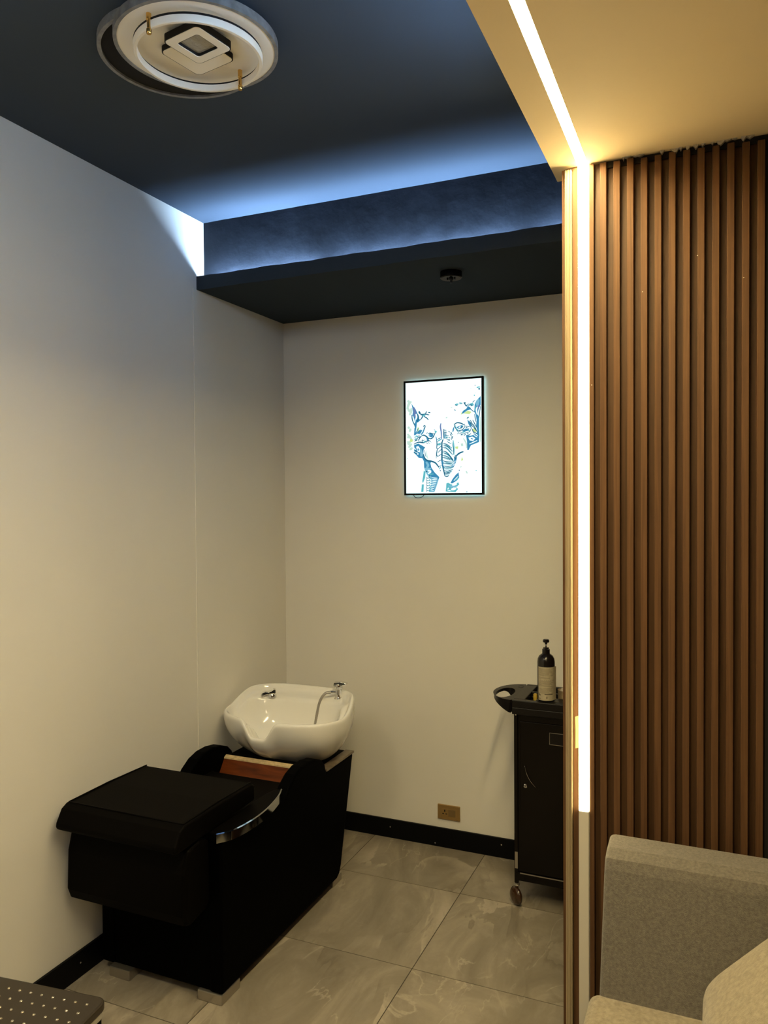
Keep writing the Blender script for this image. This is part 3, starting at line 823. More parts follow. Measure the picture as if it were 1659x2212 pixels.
def frame_ring(bm, cx, cy, ho, hi, ro, ri, rot, z0, z1):
    A = rrect(cx, cy, ho, ro, rot); B = rrect(cx, cy, hi, ri, rot)
    vs = [[bm.verts.new((x, y, z)) for x, y in P] for P in (A, B) for z in (z0, z1)]
    n = len(A)
    for i in range(n):
        j = (i + 1) % n
        bm.faces.new((vs[0][i], vs[0][j], vs[2][j], vs[2][i])); bm.faces.new((vs[1][i], vs[3][i], vs[3][j], vs[1][j]))
        bm.faces.new((vs[0][i], vs[1][i], vs[1][j], vs[0][j])); bm.faces.new((vs[2][i], vs[2][j], vs[3][j], vs[3][i]))
    bmesh.ops.recalc_face_normals(bm, faces=bm.faces)
bm = bm_new(); frame_ring(bm, 0.9225, -1.990, 0.0630, 0.0385, 0.013, 0.008, rq, 3.010, 3.022)
obj('front_square', bm, 'lamp_white', parent=t, bevel=0.001)
bm = bm_new(); frame_ring(bm, 0.9225, -1.990, 0.0656, 0.0360, 0.014, 0.007, rq, 3.0115, 3.030)  # black outline painting the shadow gap around the front square
obj('front_square_shade', bm, 'black_void', parent=t)
bm = bm_new(); prism(bm, rrect(0.9225, -1.990, 0.0368, 0.008, rq), 2, 3.018, 3.029)
obj('crackled_centre', bm, 'lamp_core', parent=t)
for cx, cy in ((0.868, -2.121), (0.928, -1.798)):
    bm = bm_new(); lathe(bm, [(0, 2.984), (0.0055, 2.984), (0.0066, 2.986), (0.0066, 2.996), (0.005, 2.998), (0.005, 3.018), (0.0066, 3.020), (0.0066, 3.040), (0, 3.040)], cx, cy, 16)
    obj('brass_clip', bm, 'brass', parent=t, smooth='auto')

# ------------------------------------------------------------------ shampoo unit
t = thing('shampoo_unit', 'black salon shampoo chair with a white ceramic wash basin', 'shampoo chair', (0.335, -1.0, 0))
XL0, XL1, XR0, XR1 = 0.052, 0.110, 0.545, 0.602
side = [(-1.478, 0.036), (-0.575, 0.036), (-0.548, 0.050), (-0.530, 0.085), (-0.396, 0.566), (-0.672, 0.566),
        (-0.684, 0.605), (-0.715, 0.634), (-0.765, 0.653), (-0.825, 0.662), (-0.890, 0.660), (-0.945, 0.645), (-0.995, 0.614), (-1.030, 0.578), (-1.060, 0.560), (-1.478, 0.580)]
for a, b in ((XL0, XL1), (XR0, XR1)):
    bm = bm_new(); prism(bm, side, 0, a, b)
    obj('side_panel', bm, 'black_board', parent=t, bevel=0.010, seg=3, angle=50)
bm = bm_new(); box(bm, 0.095, 0.556, -1.470, -0.62, 0.036, 0.42)
obj('base_box', bm, 'black_board', parent=t, bevel=0.006)
bm = bm_new(); prism(bm, [(-0.57, 0.036), (-0.535, 0.085), (-0.402, 0.560), (-0.680, 0.560), (-0.680, 0.036)], 0, 0.095, 0.556)
obj('rear_box', bm, 'black_board', parent=t)
bm = bm_new(); box(bm, 0.075, 0.598, -0.700, -0.392, 0.5605, 0.572)
obj('basin_deck', bm, 'black_board', parent=t, bevel=0.002)
bm = bm_new(); box(bm, 0.560, 0.6045, -0.672, -0.392, 0.566, 0.5765)
o = obj('deck_edge_strip', bm, 'worn_strip', parent=t, bevel=0.002); o['label'] = 'worn metal edge strip'
# black cross bar and the exposed wooden board behind the seat
bm = bm_new(); box(bm, 0.105, 0.550, -0.735, -0.695, 0.560, 0.602)
obj('cross_bar', bm, 'black_vinyl', parent=t, bevel=0.008, seg=3)
bm = bm_new(); prism(bm, [(-0.736, 0.598), (-0.750, 0.592), (-0.822, 0.490), (-0.806, 0.490)], 0, 0.108, 0.548)
wb = obj('back_board', bm, 'orange_wood', parent=t); wb['label'] = 'varnished orange wood board'
bm = bm_new(); prism(bm, [(-0.736, 0.603), (-0.752, 0.595), (-0.753, 0.589), (-0.737, 0.597)], 0, 0.109, 0.547)
obj('board_edge', bm, 'ply_edge', parent=wb)
# seat and hanging leg rest, then the folded back cushion
bm = bm_new(); box(bm, 0.112, 0.543, -1.50, -0.86, 0.42, 0.572)
obj('seat_cushion', bm, 'black_vinyl', parent=t, bevel=0.02, seg=4)
bm = bm_new(); prism(bm, [(-1.500, 0.350), (-1.590, 0.336), (-1.615, 0.345), (-1.628, 0.380), (-1.622, 0.520), (-1.600, 0.600), (-1.540, 0.612), (-1.480, 0.590), (-1.480, 0.38)], 0, 0.030, 0.560)
obj('leg_rest', bm, 'black_vinyl', parent=t, bevel=0.016, seg=4, angle=60)
bm = bm_new()
prism(bm, [(-1.195, 0.625), (-1.195, 0.684), (-1.215, 0.697), (-1.420, 0.700), (-1.625, 0.697), (-1.650, 0.684), (-1.676, 0.640), (-1.680, 0.622), (-1.665, 0.612), (-1.45, 0.618)], 0, 0.034, 0.564)
fc = obj('folded_back_cushion', bm, 'black_vinyl', parent=t, bevel=0.010, seg=4, angle=60)
bm = bm_new()
tube(bm, [(0.048, -1.208, 0.6975), (0.046, -1.42, 0.7015), (0.046, -1.622, 0.698)], 0.0028, 6); tube(bm, [(0.552, -1.208, 0.6975), (0.553, -1.42, 0.7015), (0.553, -1.622, 0.698)], 0.0028, 6)
tube(bm, [(0.046, -1.622, 0.698), (0.30, -1.624, 0.699), (0.553, -1.622, 0.698)], 0.0028, 6)
obj('piping', bm, 'black_vinyl', parent=fc, smooth=True)
# arm rests with a chrome outer band
def arm(sgn, xin, name='arm_rest'):
    outer = bez([(xin + sgn * 0.036, -1.040, 0), (xin + sgn * 0.062, -1.110, 0), (xin + sgn * 0.086, -1.230, 0), (xin + sgn * 0.090, -1.340, 0), (xin + sgn * 0.074, -1.440, 0), (xin + sgn * 0.040, -1.492, 0)], 6)
    inner = [(xin, -1.480), (xin - sgn * 0.006, -1.30), (xin, -1.10), (xin + sgn * 0.014, -1.045)]
    pts = [(p.x, p.y) for p in outer] + inner
    bm = bm_new(); prism(bm, pts, 2, 0.583, 0.616)
    a = obj(name, bm, 'black_vinyl', parent=t, bevel=0.006, seg=3, angle=50)
    bm = bm_new()
    o_ = [Vector((p.x, p.y, 0)) for p in outer]
    A = []
    for i, p in enumerate(o_):
        d = (o_[min(i + 1, len(o_) - 1)] - o_[max(i - 1, 0)]).normalized()
        nrm = Vector((-d.y, d.x, 0))
        if nrm.x * sgn < 0:
            nrm = -nrm
        q = p + nrm * 0.0025; q0 = p - nrm * 0.002
        A.append([bm.verts.new((q0.x, q0.y, 0.584)), bm.verts.new((q.x, q.y, 0.585)), bm.verts.new((q.x, q.y, 0.616)), bm.verts.new((q0.x, q0.y, 0.6185))])
    for P, Q in zip(A, A[1:]):
        for k in range(4):
            bm.faces.new((P[k], Q[k], Q[(k + 1) % 4], P[(k + 1) % 4]))
    bm.faces.new(A[0]); bm.faces.new(A[-1][::-1])
    bmesh.ops.recalc_face_normals(bm, faces=bm.faces)
    b = obj('chrome_band', bm, 'chrome_dark', parent=a, smooth='auto')
arm(1, 0.553)
# feet
for x0, x1, y0, y1 in ((0.104, 0.200, -1.496, -1.420), (0.497, 0.601, -1.481, -1.365), (0.497, 0.590, -0.592, -0.505), (0.104, 0.200, -0.592, -0.505)):
    bm = bm_new(); box(bm, x0, x1, y0, y1, 0, 0.037)
    obj('foot', bm, 'chrome_dull', parent=t, bevel=0.003)

# ---- ceramic basin
BX, BY = 0.346, -0.560
def sm(t):
    t = min(max(t, 0), 1)
    return t * t * (3 - 2 * t)
def basin_ring(a, b, cy, zf, n=128, ex=2.7, cx=BX):
    out = []
    for i in range(n):
        th = 2 * math.pi * i / n
        c, s = math.cos(th), math.sin(th)
        # fuller corners to the rear, rounder front
        e = 3.6 if s > 0 else 2.35
        e = 2.35 + (3.6 - 2.35) * (0.5 + 0.5 * math.tanh(s * 3))
        r = (abs(c / a) ** e + abs(s / b) ** e) ** (-1 / e)
        x, y = cx + r * c * (1 - 0.10 * sm((s + 0.05) / 0.75)), cy + r * s
        out.append((x, y, zf(x, y, th)))
    return out
def rim_z(x, y, th):
    z = 0.790 + 0.062 * sm((y + 0.62) / 0.20)
    if math.sin(th) < 0:     # neck notch
        d = abs(x - 0.314) / 0.100
        if d < 1:
            z -= 0.078 * (1 - sm((d - 0.30) / 0.70))
    return z
A_, B_ = 0.316, 0.232
outer = []
prof = [(0.0, 0.60, 0.62), (0.04, 0.64, 0.64), (0.14, 0.73, 0.72), (0.30, 0.85, 0.83), (0.48, 0.935, 0.91), (0.66, 0.985, 0.965), (0.82, 1.0, 0.99), (0.94, 1.0, 1.0)]
rings = []
for h, ka, kb in prof:
    def zf(x, y, th, h=h):
        return None
    base = basin_ring(A_ * ka, B_ * kb, BY + 0.055 * (1 - kb) * 2.2, lambda x, y, th: 0)
    rim = basin_ring(A_, B_, BY, rim_z)
    rings.append([(p[0], p[1], 0.5725 + (q[2] - 0.5725) * h) for p, q in zip(base, rim)])
rim = basin_ring(A_, B_, BY, rim_z)
rings.append([(BX + (x - BX) * 0.992, BY + (y - BY) * 0.99, z - 0.003) for x, y, z in rim])
rings.append([(BX + (x - BX) * 0.972, BY + (y - BY) * 0.965, z + 0.003) for x, y, z in rim])
rings.append([(BX + (x - BX) * 0.948, BY + (y - BY) * 0.935, z + 0.001) for x, y, z in rim])
rings.append([(BX + (x - BX) * 0.930, BY + (y - BY) * 0.912, z - 0.008) for x, y, z in rim])
# ledge at the rear and then the bowl
led = basin_ring(A_ * 0.905, B_ * 0.885, BY, lambda x, y, th: 0)
rings.append([(p[0], p[1], min(q[2] - 0.022, 0.822)) for p, q in zip(led, rim)])
led = basin_ring(A_ * 0.86, 0.165, BY - 0.028, lambda x, y, th: 0)
rings.append([(p[0], p[1], min(q[2] - 0.034, 0.812)) for p, q in zip(led, rim)])
led = basin_ring(A_ * 0.84, 0.158, BY - 0.030, lambda x, y, th: 0)
rings.append([(p[0], p[1], min(q[2] - 0.045, 0.800)) for p, q in zip(led, rim)])
for ka, b, z in ((0.78, 0.148, 0.735), (0.66, 0.128, 0.672), (0.46, 0.095, 0.638), (0.22, 0.050, 0.628)):
    l2 = basin_ring(A_ * ka, b, BY - 0.028, lambda x, y, th: 0)
    rings.append([(p[0], p[1], min(z, q[2] - 0.05)) for p, q in zip(l2, rim)])
bm = bm_new()
V = [[bm.verts.new(p) for p in r_] for r_ in rings]
for P, Q in zip(V, V[1:]):
    for i in range(128):
        j = (i + 1) % 128
        bm.faces.new((P[i], P[j], Q[j], Q[i]))
bm.faces.new(V[0][::-1]); bm.faces.new(V[-1])
bmesh.ops.recalc_face_normals(bm, faces=bm.faces)
basin = obj('basin', bm, 'ceramic', parent=t, smooth=True, subsurf=1)
basin['label'] = 'white ceramic basin with a neck notch'
bm = bm_new(); lathe(bm, [(0, 0.633), (0.022, 0.633), (0.026, 0.630), (0.026, 0.624)], BX, BY - 0.028, 24)
obj('drain', bm, 'black_plastic', parent=basin, smooth='auto')
# overflow hole on the front inner wall
bm = bm_new(); lathe(bm, [(0, 0.0), (0.010, 0.0), (0.011, 0.002)], 0, 0, 16)
bmesh.ops.transform(bm, matrix=Matrix.Translation((0.395, -0.668, 0.672)) @ Matrix.Rotation(R(62), 4, 'X'), verts=bm.verts)
obj('overflow_hole', bm, 'black_void', parent=basin)
# mixer tap
FX, FY, FZ = 0.520, -0.382, 0.815
bm = bm_new(); lathe(bm, [(0, FZ - 0.004), (0.0230, FZ - 0.004), (0.0230, FZ + 0.003), (0.0185, FZ + 0.009), (0.0170, FZ + 0.024), (0.0165, FZ + 0.050), (0.0190, FZ + 0.053), (0.0200, FZ + 0.066), (0.016, FZ + 0.076), (0, FZ + 0.078)], FX, FY, 28)
obj('tap_body', bm, 'chrome', parent=basin, smooth='auto')
bm = bm_new()
prism(bm, [(-0.024, -0.006), (-0.021, 0.008), (0.010, 0.013), (0.026, 0.010), (0.042, 0.004), (0.042, 0.0), (0.024, -0.004), (0.018, -0.012), (-0.018, -0.014)], 1, -0.016, 0.016)
bmesh.ops.transform(bm, matrix=Matrix.Translation((FX, FY, FZ + 0.074)) @ Matrix.Rotation(R(10), 4, 'Z'), verts=bm.verts)
obj('tap_lever', bm, 'chrome', parent=basin, bevel=0.002, smooth='auto')
bm = bm_new(); tube(bm, [(FX - 0.010, FY - 0.008, FZ + 0.034), (FX - 0.034, FY - 0.018, FZ + 0.034)], 0.0075, 12)
obj('hose_union', bm, 'chrome', parent=basin, smooth='auto')
bm = bm_new()
hp = bez([(FX - 0.032, FY - 0.018, FZ + 0.034), (FX - 0.058, FY - 0.030, FZ + 0.028), (FX - 0.078, FY - 0.045, FZ - 0.005), (FX - 0.088, FY - 0.062, FZ - 0.070), (FX - 0.096, FY - 0.075, FZ - 0.140)], 14)
tube(bm, hp, [0.0062 + 0.0008 * (i % 2) for i in range(len(hp))], 10)
obj('shower_hose', bm, 'chrome_dull', parent=basin, smooth=True)
# hand shower cradle
HX, HY, HZ = 0.168, -0.440, 0.812
bm = bm_new(); lathe(bm, [(0, HZ - 0.004), (0.021, HZ - 0.004), (0.021, HZ + 0.004), (0.016, HZ + 0.012), (0, HZ + 0.014)], HX + 0.012, HY, 24)
obj('cradle_base', bm, 'chrome', parent=basin, smooth='auto')
bm = bm_new()
prism(bm, [(-0.046, 0.004), (-0.040, 0.016), (-0.026, 0.022), (-0.010, 0.019), (0.006, 0.024), (0.018, 0.034), (0.028, 0.030), (0.030, 0.014), (0.012, 0.008), (-0.014, 0.008), (-0.030, 0.004), (-0.034, -0.006), (-0.044, -0.006)], 1, -0.013, 0.013)
bmesh.ops.transform(bm, matrix=Matrix.Translation((HX, HY, HZ)) @ Matrix.Rotation(R(28), 4, 'Z'), verts=bm.verts)
obj('shower_cradle', bm, 'chrome', parent=basin, bevel=0.002, smooth='auto')

# ------------------------------------------------------------------ trolley
TX0, TX1, TY0, TY1 = 1.393, 1.738, -0.420, -0.130
t = thing('salon_trolley', 'black salon trolley with a lockable door and holed side tray', 'trolley', ((TX0 + TX1) / 2, (TY0 + TY1) / 2, 0))
bm = bm_new(); box(bm, TX0 + 0.006, TX1 - 0.006, TY0 + 0.006, TY1, 0.150, 0.852)
obj('cabinet', bm, 'black_gloss', parent=t, bevel=0.003)
bm = bm_new(); box(bm, TX0 + 0.026, TX1 - 0.012, TY0, TY0 + 0.008, 0.225, 0.815)
door = obj('door', bm, 'black_gloss', parent=t, bevel=0.002)
bm = bm_new(); lathe(bm, [(0, TY0 - 0.004), (0.0055, TY0 - 0.004), (0.0085, TY0 - 0.0025), (0.0085, TY0 + 0.001)], 1.444, 0.535, 20, 1)
obj('lock', bm, 'chrome', parent=door, smooth='auto')
bm = bm_new(); box(bm, 1.4428, 1.4452, TY0 - 0.0046, TY0 - 0.0038, 0.5315, 0.5385)
obj('key_slot', bm, 'black_void', parent=door)
bm = bm_new(); tube(bm, bez([(1.441, TY0 - 0.002, 0.622), (1.450, TY0 - 0.003, 0.590), (1.466, TY0 - 0.003, 0.560), (1.490, TY0 - 0.002, 0.533)], 6), [0.0008 + 0.0012 * math.sin(math.pi * i / 18) for i in range(19)], 6)  # thin chrome arc shaped as the reflection on the curved handle
obj('grip_reflection', bm, 'chrome', parent=door, smooth=True)
bm = bm_new(); fr = 0.0016
for a, b, c, d in ((1.548, 1.640, 0.778, 0.778 + fr), (1.548, 1.640, 0.728, 0.728 + fr), (1.548, 1.548 + fr, 0.728, 0.7796)):
    box(bm, a, b, TY0 - 0.002, TY0 + 0.001, c, d)
obj('card_holder', bm, 'chrome_dull', parent=door)
bm = bm_new(); box(bm, 1.5495, 1.640, TY0 - 0.001, TY0 + 0.001, 0.729, 0.778)
obj('card_window', bm, 'black_plastic', parent=door)
for x in (TX0, TX1 - 0.018):
    for y in (TY0, TY1 - 0.018):
        bm = bm_new(); box(bm, x, x + 0.018, y, y + 0.018, 0.098, 0.853)
        po = obj('post', bm, 'black_gloss', parent=t, bevel=0.003)
        if y == TY0:
            bm = bm_new(); box(bm, x + 0.003, x + 0.016, y - 0.0012, y + 0.002, 0.165, 0.238)
            obj('post_sleeve', bm, 'chrome_dull', parent=po, bevel=0.0006)
        if x == TX0 and y == TY0:
            bm = bm_new(); lathe(bm, [(0, y - 0.002), (0.003, y - 0.002), (0.003, y + 0.001)], x + 0.009, 0.842, 10, 1)
            obj('rivet', bm, 'chrome', parent=po)
bm = bm_new(); box(bm, TX0 + 0.010, TX1 - 0.004, TY0 - 0.002, TY1, 0.112, 0.150)
sh = obj('bottom_shelf', bm, 'black_gloss', parent=t, bevel=0.004)
bm = bm_new(); box(bm, TX0 + 0.026, TX1 - 0.008, TY0 - 0.0035, TY0 - 0.001, 0.1455, 0.1495)
obj('chrome_lip', bm, 'chrome_dull', parent=sh)
# top tray: rim with two compartments
TZ = 0.908
bm = bm_new()
box(bm, TX0 - 0.006, TX1, TY0 - 0.012, TY1 + 0.006, 0.846, 0.876)
for a, b, c, d in ((TX0 - 0.006, TX1, TY0 - 0.012, TY0 + 0.018), (1.484, TX1, TY0 + 0.018, -0.335), (TX0 - 0.006, TX1, TY1 - 0.016, TY1 + 0.006), (TX0 - 0.006, TX0 + 0.044, TY0 + 0.018, TY1 - 0.016), (TX1 - 0.02, TX1, TY0 + 0.018, TY1 - 0.016), (TX0 + 0.044, TX1 - 0.02, -0.262, -0.246)):
    box(bm, a, b, c, d, 0.876, TZ)
obj('top_tray', bm, 'black_plastic', parent=t, bevel=0.003)
for y in (TY0 + 0.045, -0.300):
    bm = bm_new(); tube(bm, [(TX0 + 0.042, y, 0.894), (1.486 if y < -0.335 else 1.552, y, 0.894)], 0.0035, 8)
    obj('tray_rod', bm, 'chrome', parent=t, smooth=True)
# side wing with an oval and a small hole
def wing():
    bm = bm_new()
    cx, cy = TX0 - 0.004, (TY0 + TY1) / 2 - 0.008
    a, b = 0.118, 0.150
    n = 40
    out = [(cx - a * math.sin(math.pi * i / n), cy + b * math.cos(math.pi * i / n)) for i in range(n + 1)]
    hc = (cx - 0.060, cy - 0.030); ha, hb = 0.040, 0.088
    hole = []
    # grid topped by rings: outer half-ellipse -> hole, zipped by angle about the hole centre
    m = 64
    def ray_out(an):
        d = Vector((math.cos(an), math.sin(an)))
        best = 10
        P = out + [out[0]]
        for (x0, y0), (x1, y1) in zip(P, P[1:]):
            ex, ey = x1 - x0, y1 - y0
            det = d.x * (-ey) - d.y * (-ex)
            if abs(det) < 1e-12:
                continue
            rx, ry = x0 - hc[0], y0 - hc[1]
            tt = (rx * (-ey) - ry * (-ex)) / det
            ss = (d.x * ry - d.y * rx) / det
            if tt > 0 and -1e-6 <= ss <= 1 + 1e-6:
                best = min(best, tt)
        return hc[0] + d.x * best, hc[1] + d.y * best
    rows = []
    zt, zb = TZ, TZ - 0.012
    for k in range(m):
        an = 2 * math.pi * k / m
        ox, oy = ray_out(an)
        hx, hy = hc[0] + ha * math.cos(an), hc[1] + hb * math.sin(an)
        # the wing's belly drops towards the cabinet
        f = min(1, max(0, (ox - (cx - a)) / a))
        zd = TZ - 0.014 - 0.046 * f
        ix = cx - (cx - ox) * 0.86
        rows.append([bm.verts.new((hx, hy, zb)), bm.verts.new((hx, hy, zt)), bm.verts.new((ox, oy, zt)), bm.verts.new((ox + (cx - ox) * 0.04, oy, zt - 0.012)), bm.verts.new((ox + (hx - ox) * 0.25, oy + (hy - oy) * 0.12, zd)), bm.verts.new((hx, hy, zd + 0.004))])
    for k in range(m):
        A, B = rows[k], rows[(k + 1) % m]
        for q in range(6):
            bm.faces.new((A[q], A[(q + 1) % 6], B[(q + 1) % 6], B[q]))
    bmesh.ops.recalc_face_normals(bm, faces=bm.faces)
    o = obj('side_wing', bm, 'black_plastic', parent=t)
    bm = bm_new()
    lathe(bm, [(0, 0), (1, 0), (1, 0.0012)], 0, 0, 24)
    bmesh.ops.transform(bm, matrix=Matrix.Translation((cx - 0.018, cy + 0.098, TZ - 0.0005)) @ Matrix.Diagonal((0.012, 0.020, 1, 1)), verts=bm.verts)
    obj('tool_hole', bm, 'black_void', parent=o)
wing()
# casters
for x, y in ((TX0 + 0.010, TY0 + 0.010), (TX1 - 0.012, TY0 + 0.010), (TX0 + 0.010, TY1 - 0.012), (TX1 - 0.012, TY1 - 0.012)):
    bm = bm_new(); lathe(bm, [(0.004, 0.084), (0.012, 0.086), (0.0125, 0.090), (0.010, 0.092), (0.0125, 0.094), (0.0125, 0.098), (0, 0.098)], x, y, 20)
    ca = obj('caster', bm, 'chrome_dull', parent=t, smooth='auto')
    bm = bm_new()
    th = R(-42)
    for s_ in (-1, 1):
        b2 = bm_new()
        lathe(b2, [(0, 0.018), (0.014, 0.0175), (0.028, 0.014), (0.036, 0.008), (0.040, 0.002), (0.040, 0.0005), (0, 0.0005)], 0, 0, 28)
        mtx = Matrix.Translation((x - 0.004, y - 0.004, 0.0405)) @ Matrix.Rotation(th, 4, 'Z') @ Matrix.Rotation(R(90) * s_, 4, 'X')
        bmesh.ops.transform(b2, matrix=mtx, verts=b2.verts)
        me_ = bpy.data.meshes.new('tmp'); b2.to_mesh(me_); b2.free(); bm.from_mesh(me_); bpy.data.meshes.remove(me_)
    lathe(bm, [(0, 0.088), (0.006, 0.088), (0.006, 0.050), (0, 0.050)], x, y, 10)
    obj('twin_wheel', bm, 'caster', parent=ca, smooth='auto')

# ------------------------------------------------------------------ pump bottle, cup and yellow cap on the trolley
bx, by, bz = 1.526, -0.378, 0.9085
t = thing('pump_bottle', 'black pump bottle with a beige printed label on the trolley', 'bottle', (bx, by, bz))
bm = bm_new(); lathe(bm, [(0, bz), (0.034, bz), (0.0365, bz + 0.004), (0.0375, bz + 0.02), (0.0375, bz + 0.168), (0.0355, bz + 0.182), (0.029, bz + 0.194), (0.019, bz + 0.2015), (0.0165, bz + 0.204), (0, bz + 0.204)], bx, by, 48)
obj('body', bm, 'bottle', parent=t, smooth='auto')
bm = bm_new(); lathe(bm, [(0.0165, bz + 0.200), (0.0165, bz + 0.222), (0.0125, bz + 0.224), (0.0115, bz + 0.230), (0.003, bz + 0.231), (0.003, bz + 0.238), (0, bz + 0.238)], bx, by, 28)
obj('collar', bm, 'bottle', parent=t, smooth='auto')
bm = bm_new(); lathe(bm, [(0, bz + 0.230), (0.0022, bz + 0.230), (0.0022, bz + 0.246), (0, bz + 0.246)], bx, by, 10)
obj('pump_stem', bm, 'chrome_dull', parent=t, smooth='auto')
bm = bm_new(); lathe(bm, [(0, bz + 0.243), (0.005, bz + 0.243), (0.0055, bz + 0.251), (0.0125, bz + 0.252), (0.0140, bz + 0.255), (0.0135, bz + 0.262), (0.010, bz + 0.265), (0, bz + 0.265)], bx, by, 24)
obj('pump_head', bm, 'bottle', parent=t, smooth='auto')
# label as a shell from angle a0 to a1
view = math.atan2(-3.72 - by, 2.1986 - bx)
def shell(bm, rad, a0, a1, z0, z1, n=24, th=0.0004, flare=0.0):
    rows = []
    for i in range(n + 1):
        f = i / n
        a = a0 + (a1 - a0) * f
        rr = rad + flare * max(0, (f - 0.8) / 0.2) ** 2
        rows.append([bm.verts.new((bx + (rr + d) * math.cos(a), by + (rr + d) * math.sin(a), z)) for d, z in ((0, z0), (th, z0), (th, z1), (0, z1))])
    for A, B in zip(rows, rows[1:]):
        for k in range(4):
            bm.faces.new((A[k], B[k], B[(k + 1) % 4], A[(k + 1) % 4]))
    bm.faces.new(rows[0][::-1]); bm.faces.new(rows[-1])
    bmesh.ops.recalc_face_normals(bm, faces=bm.faces)
LA0, LA1 = view - R(58), view + R(86)
bm = bm_new(); shell(bm, 0.0376, LA0, LA1, bz + 0.006, bz + 0.150, 28, flare=0.004)
lb = obj('label', bm, 'paper', parent=t, smooth='auto')
random.seed(3)
bm = bm_new()
for k in range(26):
    z = bz + 0.142 - k * 0.0042
    if k in (8, 11, 19):
        continue
    a = LA0 + R(6); e = LA0 + R(6 + random.uniform(70, 108))
    shell(bm, 0.0381, a, e, z, z + 0.0018, 8, 0.0001)
obj('small_print', bm, 'ink_soft', parent=lb)
bm = bm_new()
shell(bm, 0.0381, LA0 + R(48), LA0 + R(104), bz + 0.031, bz + 0.0345, 8, 0.0001)
shell(bm, 0.0381, LA0 + R(4), LA0 + R(12), bz + 0.030, bz + 0.036, 4, 0.0001); shell(bm, 0.0381, LA0 + R(7), LA0 + R(20), bz + 0.026, bz + 0.031, 4, 0.0001)
shell(bm, 0.0381, LA0 + R(5), LA0 + R(19), bz + 0.012, bz + 0.015, 4, 0.0001); shell(bm, 0.0381, LA0 + R(60), LA0 + R(66), bz + 0.014, bz + 0.024, 3, 0.0001)
obj('bold_print', bm, 'ink', parent=lb)

cx, cy, cz = 1.594, -0.2985, 0.8762
t = thing('paper_cup', 'small brown paper cup with crumpled tissue behind the pump bottle', 'cup', (cx, cy, cz))
bm = bm_new(); lathe(bm, [(0, cz), (0.029, cz), (0.032, cz + 0.062), (0.033, cz + 0.064), (0.031, cz + 0.064), (0.028, cz + 0.004), (0, cz + 0.004)], cx, cy, 32)
obj('cup_wall', bm, 'cardboard', parent=t, smooth='auto')
bm = bm_new()
random.seed(5)
bmesh.ops.create_icosphere(bm, subdivisions=3, radius=1.0)
for v in bm.verts:
    k = 1 + 0.16 * math.sin(v.co.x * 7 + v.co.z * 4) * math.cos(v.co.y * 6)
    v.co = Vector((cx - 0.004 + v.co.x * 0.021 * k, cy + v.co.y * 0.021 * k, cz + 0.050 + v.co.z * 0.022 * k))
obj('tissue', bm, 'plaster', parent=t)
yx, yy, yz = 1.466, -0.318, 0.8762
bm = bm_new(); lathe(bm, [(0, 0), (0.008, 0), (0.009, 0.002), (0.009, 0.036), (0.006, 0.040), (0, 0.040)], 0, 0, 20)
o = obj('bottle_cap', bm, 'yellow', smooth='auto'); o.location = (yx, yy, yz)
tag(o, 'small yellow plastic cap behind the black pump bottle', 'cap')

# ------------------------------------------------------------------ studded stool
SA = R(7)
t = thing('studded_stool', 'dark leatherette stool with small metal studs and a pale trim band', 'stool', (0.522, -2.351, 0), SA)
h = 0.2
bm = bm_new(); prism(bm, rrect(0, 0, h, 0.028, 0, 6), 2, 0.425, 0.45)
obj('seat_top', bm, 'stool_top', parent=t, local=True, bevel=0.006, seg=3, angle=50)
bm = bm_new(); prism(bm, rrect(0, 0, h - 0.004, 0.026, 0, 6), 2, 0.408, 0.424)
o = obj('trim_band', bm, 'alu', parent=t, local=True); o['label'] = 'pale metal trim band'
bm = bm_new(); prism(bm, rrect(0, 0, h - 0.006, 0.026, 0, 6), 2, 0.05, 0.4075)
obj('body', bm, 'black_vinyl', parent=t, local=True, bevel=0.003, angle=50)
for x in (-0.15, 0.15):
    for y in (-0.15, 0.15):
        bm = bm_new(); lathe(bm, [(0, 0), (0.018, 0), (0.021, 0.05), (0, 0.05)], x, y, 16)
        obj('foot', bm, 'black_plastic', parent=t, local=True, smooth='auto')
bm = bm_new(); lathe(bm, [(0.0046, 0.0), (0.0042, 0.0016), (0.0026, 0.0028), (0, 0.0032)], 0, 0, 10)
s0 = None
for i in range(10):
    for j in range(10):
        x, y = -0.162 + i * 0.036, 0.172 - 0.012 - j * 0.036
        if s0 is None:
            o = obj('stud', bm, 'stud', parent=t, local=True, smooth=True); s0 = o
        else:
            o = s0.copy(); C.objects.link(o); o.parent = t
        o.location = (x, y, 0.4498)

# ------------------------------------------------------------------ sofa and pillow
t = thing('sofa', 'grey beige upholstered sofa against the slatted panel', 'sofa', (2.80, -1.70, 0))
SX0, SX1 = 1.905, 3.75
bm = bm_new()
prism(bm, [(-1.262, 0.10), (-1.262, 0.735), (-1.275, 0.752), (-1.300, 0.762), (-1.380, 0.757), (-1.420, 0.742), (-1.436, 0.715), (-1.560, 0.36), (-1.560, 0.10)], 0, SX0, SX1)
obj('backrest', bm, 'sofa', parent=t, bevel=0.016, seg=4, angle=50)
bm = bm_new(); box(bm, SX0 - 0.005, SX1, -2.08, -1.40, 0.09, 0.30)
obj('base', bm, 'sofa', parent=t, bevel=0.012, seg=3)
for a, b in ((SX0 - 0.028, 2.80), (2.804, SX1)):
    bm = bm_new(); box(bm, a, b, -2.11, -1.52, 0.30, 0.408)
    obj('seat_cushion', bm, 'pillow', parent=t, bevel=0.032, seg=5)
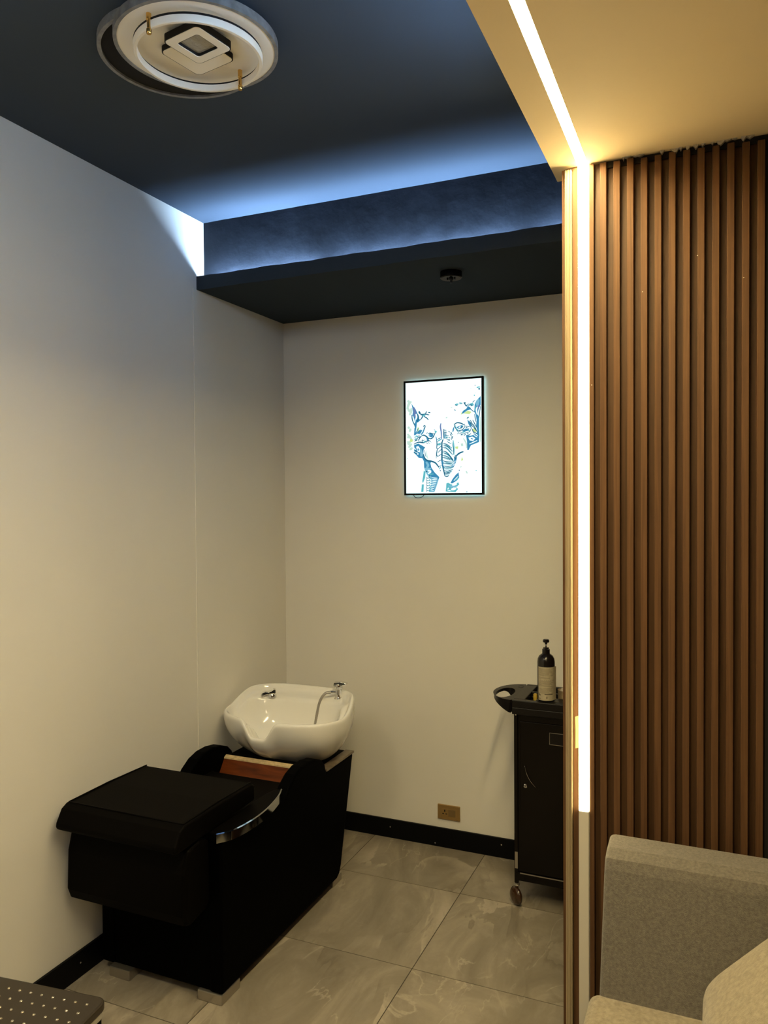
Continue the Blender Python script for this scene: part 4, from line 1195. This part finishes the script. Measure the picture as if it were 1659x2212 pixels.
for x in (SX0 + 0.06, SX1 - 0.06):
    for y in (-2.02, -1.32):
        bm = bm_new(); lathe(bm, [(0, 0), (0.016, 0), (0.022, 0.10), (0, 0.10)], x, y, 16)
        obj('leg', bm, 'black_plastic', parent=t, smooth='auto')

# box pillow tipped on its edge, held up by a second pillow
def pillow(name, centre, e1, e3, half, label):
    """half = (along e1, along Y, thickness)"""
    e1 = Vector(e1).normalized(); e3 = Vector(e3).normalized(); e2 = e3.cross(e1)
    bm = bm_new()
    N = 24
    def se(v, n):
        return math.copysign(abs(v) ** (2.0 / n), v)
    for i in range(N + 1):
        for j in range(2 * N):
            a = -math.pi / 2 + math.pi * i / N; b = 2 * math.pi * j / (2 * N)
            if i in (0, N) and j:
                continue
            x = se(math.cos(b), 9) * se(math.cos(a), 4.5); y = se(math.sin(b), 9) * se(math.cos(a), 4.5); z = se(math.sin(a), 3.2)
            # a little fuller in the middle
            bm.verts.new(e1 * x * half[0] + e2 * y * half[1] + e3 * z * half[2] * (1 + 0.10 * (1 - x * x) * (1 - y * y)))
    bm.verts.ensure_lookup_table()
    def idx(i, j):
        if i == 0: return 0
        if i == N: return 1 + (N - 1) * 2 * N
        return 1 + (i - 1) * 2 * N + (j % (2 * N))
    for i in range(N):
        for j in range(2 * N):
            q = []
            for k in (idx(i, j), idx(i, j + 1), idx(i + 1, j + 1), idx(i + 1, j)):
                if k not in q:
                    q.append(k)
            if len(q) > 2:
                bm.faces.new([bm.verts[k] for k in q])
    bmesh.ops.recalc_face_normals(bm, faces=bm.faces)
    o = obj(name, bm, 'pillow', smooth=True)
    o.location = centre
    tag(o, label, 'pillow')
ca, sa = math.cos(R(46)), math.sin(R(46))
E1 = Vector((ca, 0, sa)); E3 = Vector((-sa, 0, ca))
A0 = Vector((2.150, -1.60, 0.545))          # its upper left edge, at the back
PC = A0 + E1 * 0.215 + Vector((0, -0.215, 0)) - E3 * 0.084
pillow('throw_pillow', PC, E1, E3, (0.222, 0.215, 0.088), 'sand coloured box pillow tipped on its edge on the sofa seat')
pillow('throw_pillow', Vector((2.715, -1.815, 0.616)), (0, 0, 1), (-1, 0, 0), (0.205, 0.21, 0.085), 'sand coloured box pillow standing upright behind the tipped pillow')
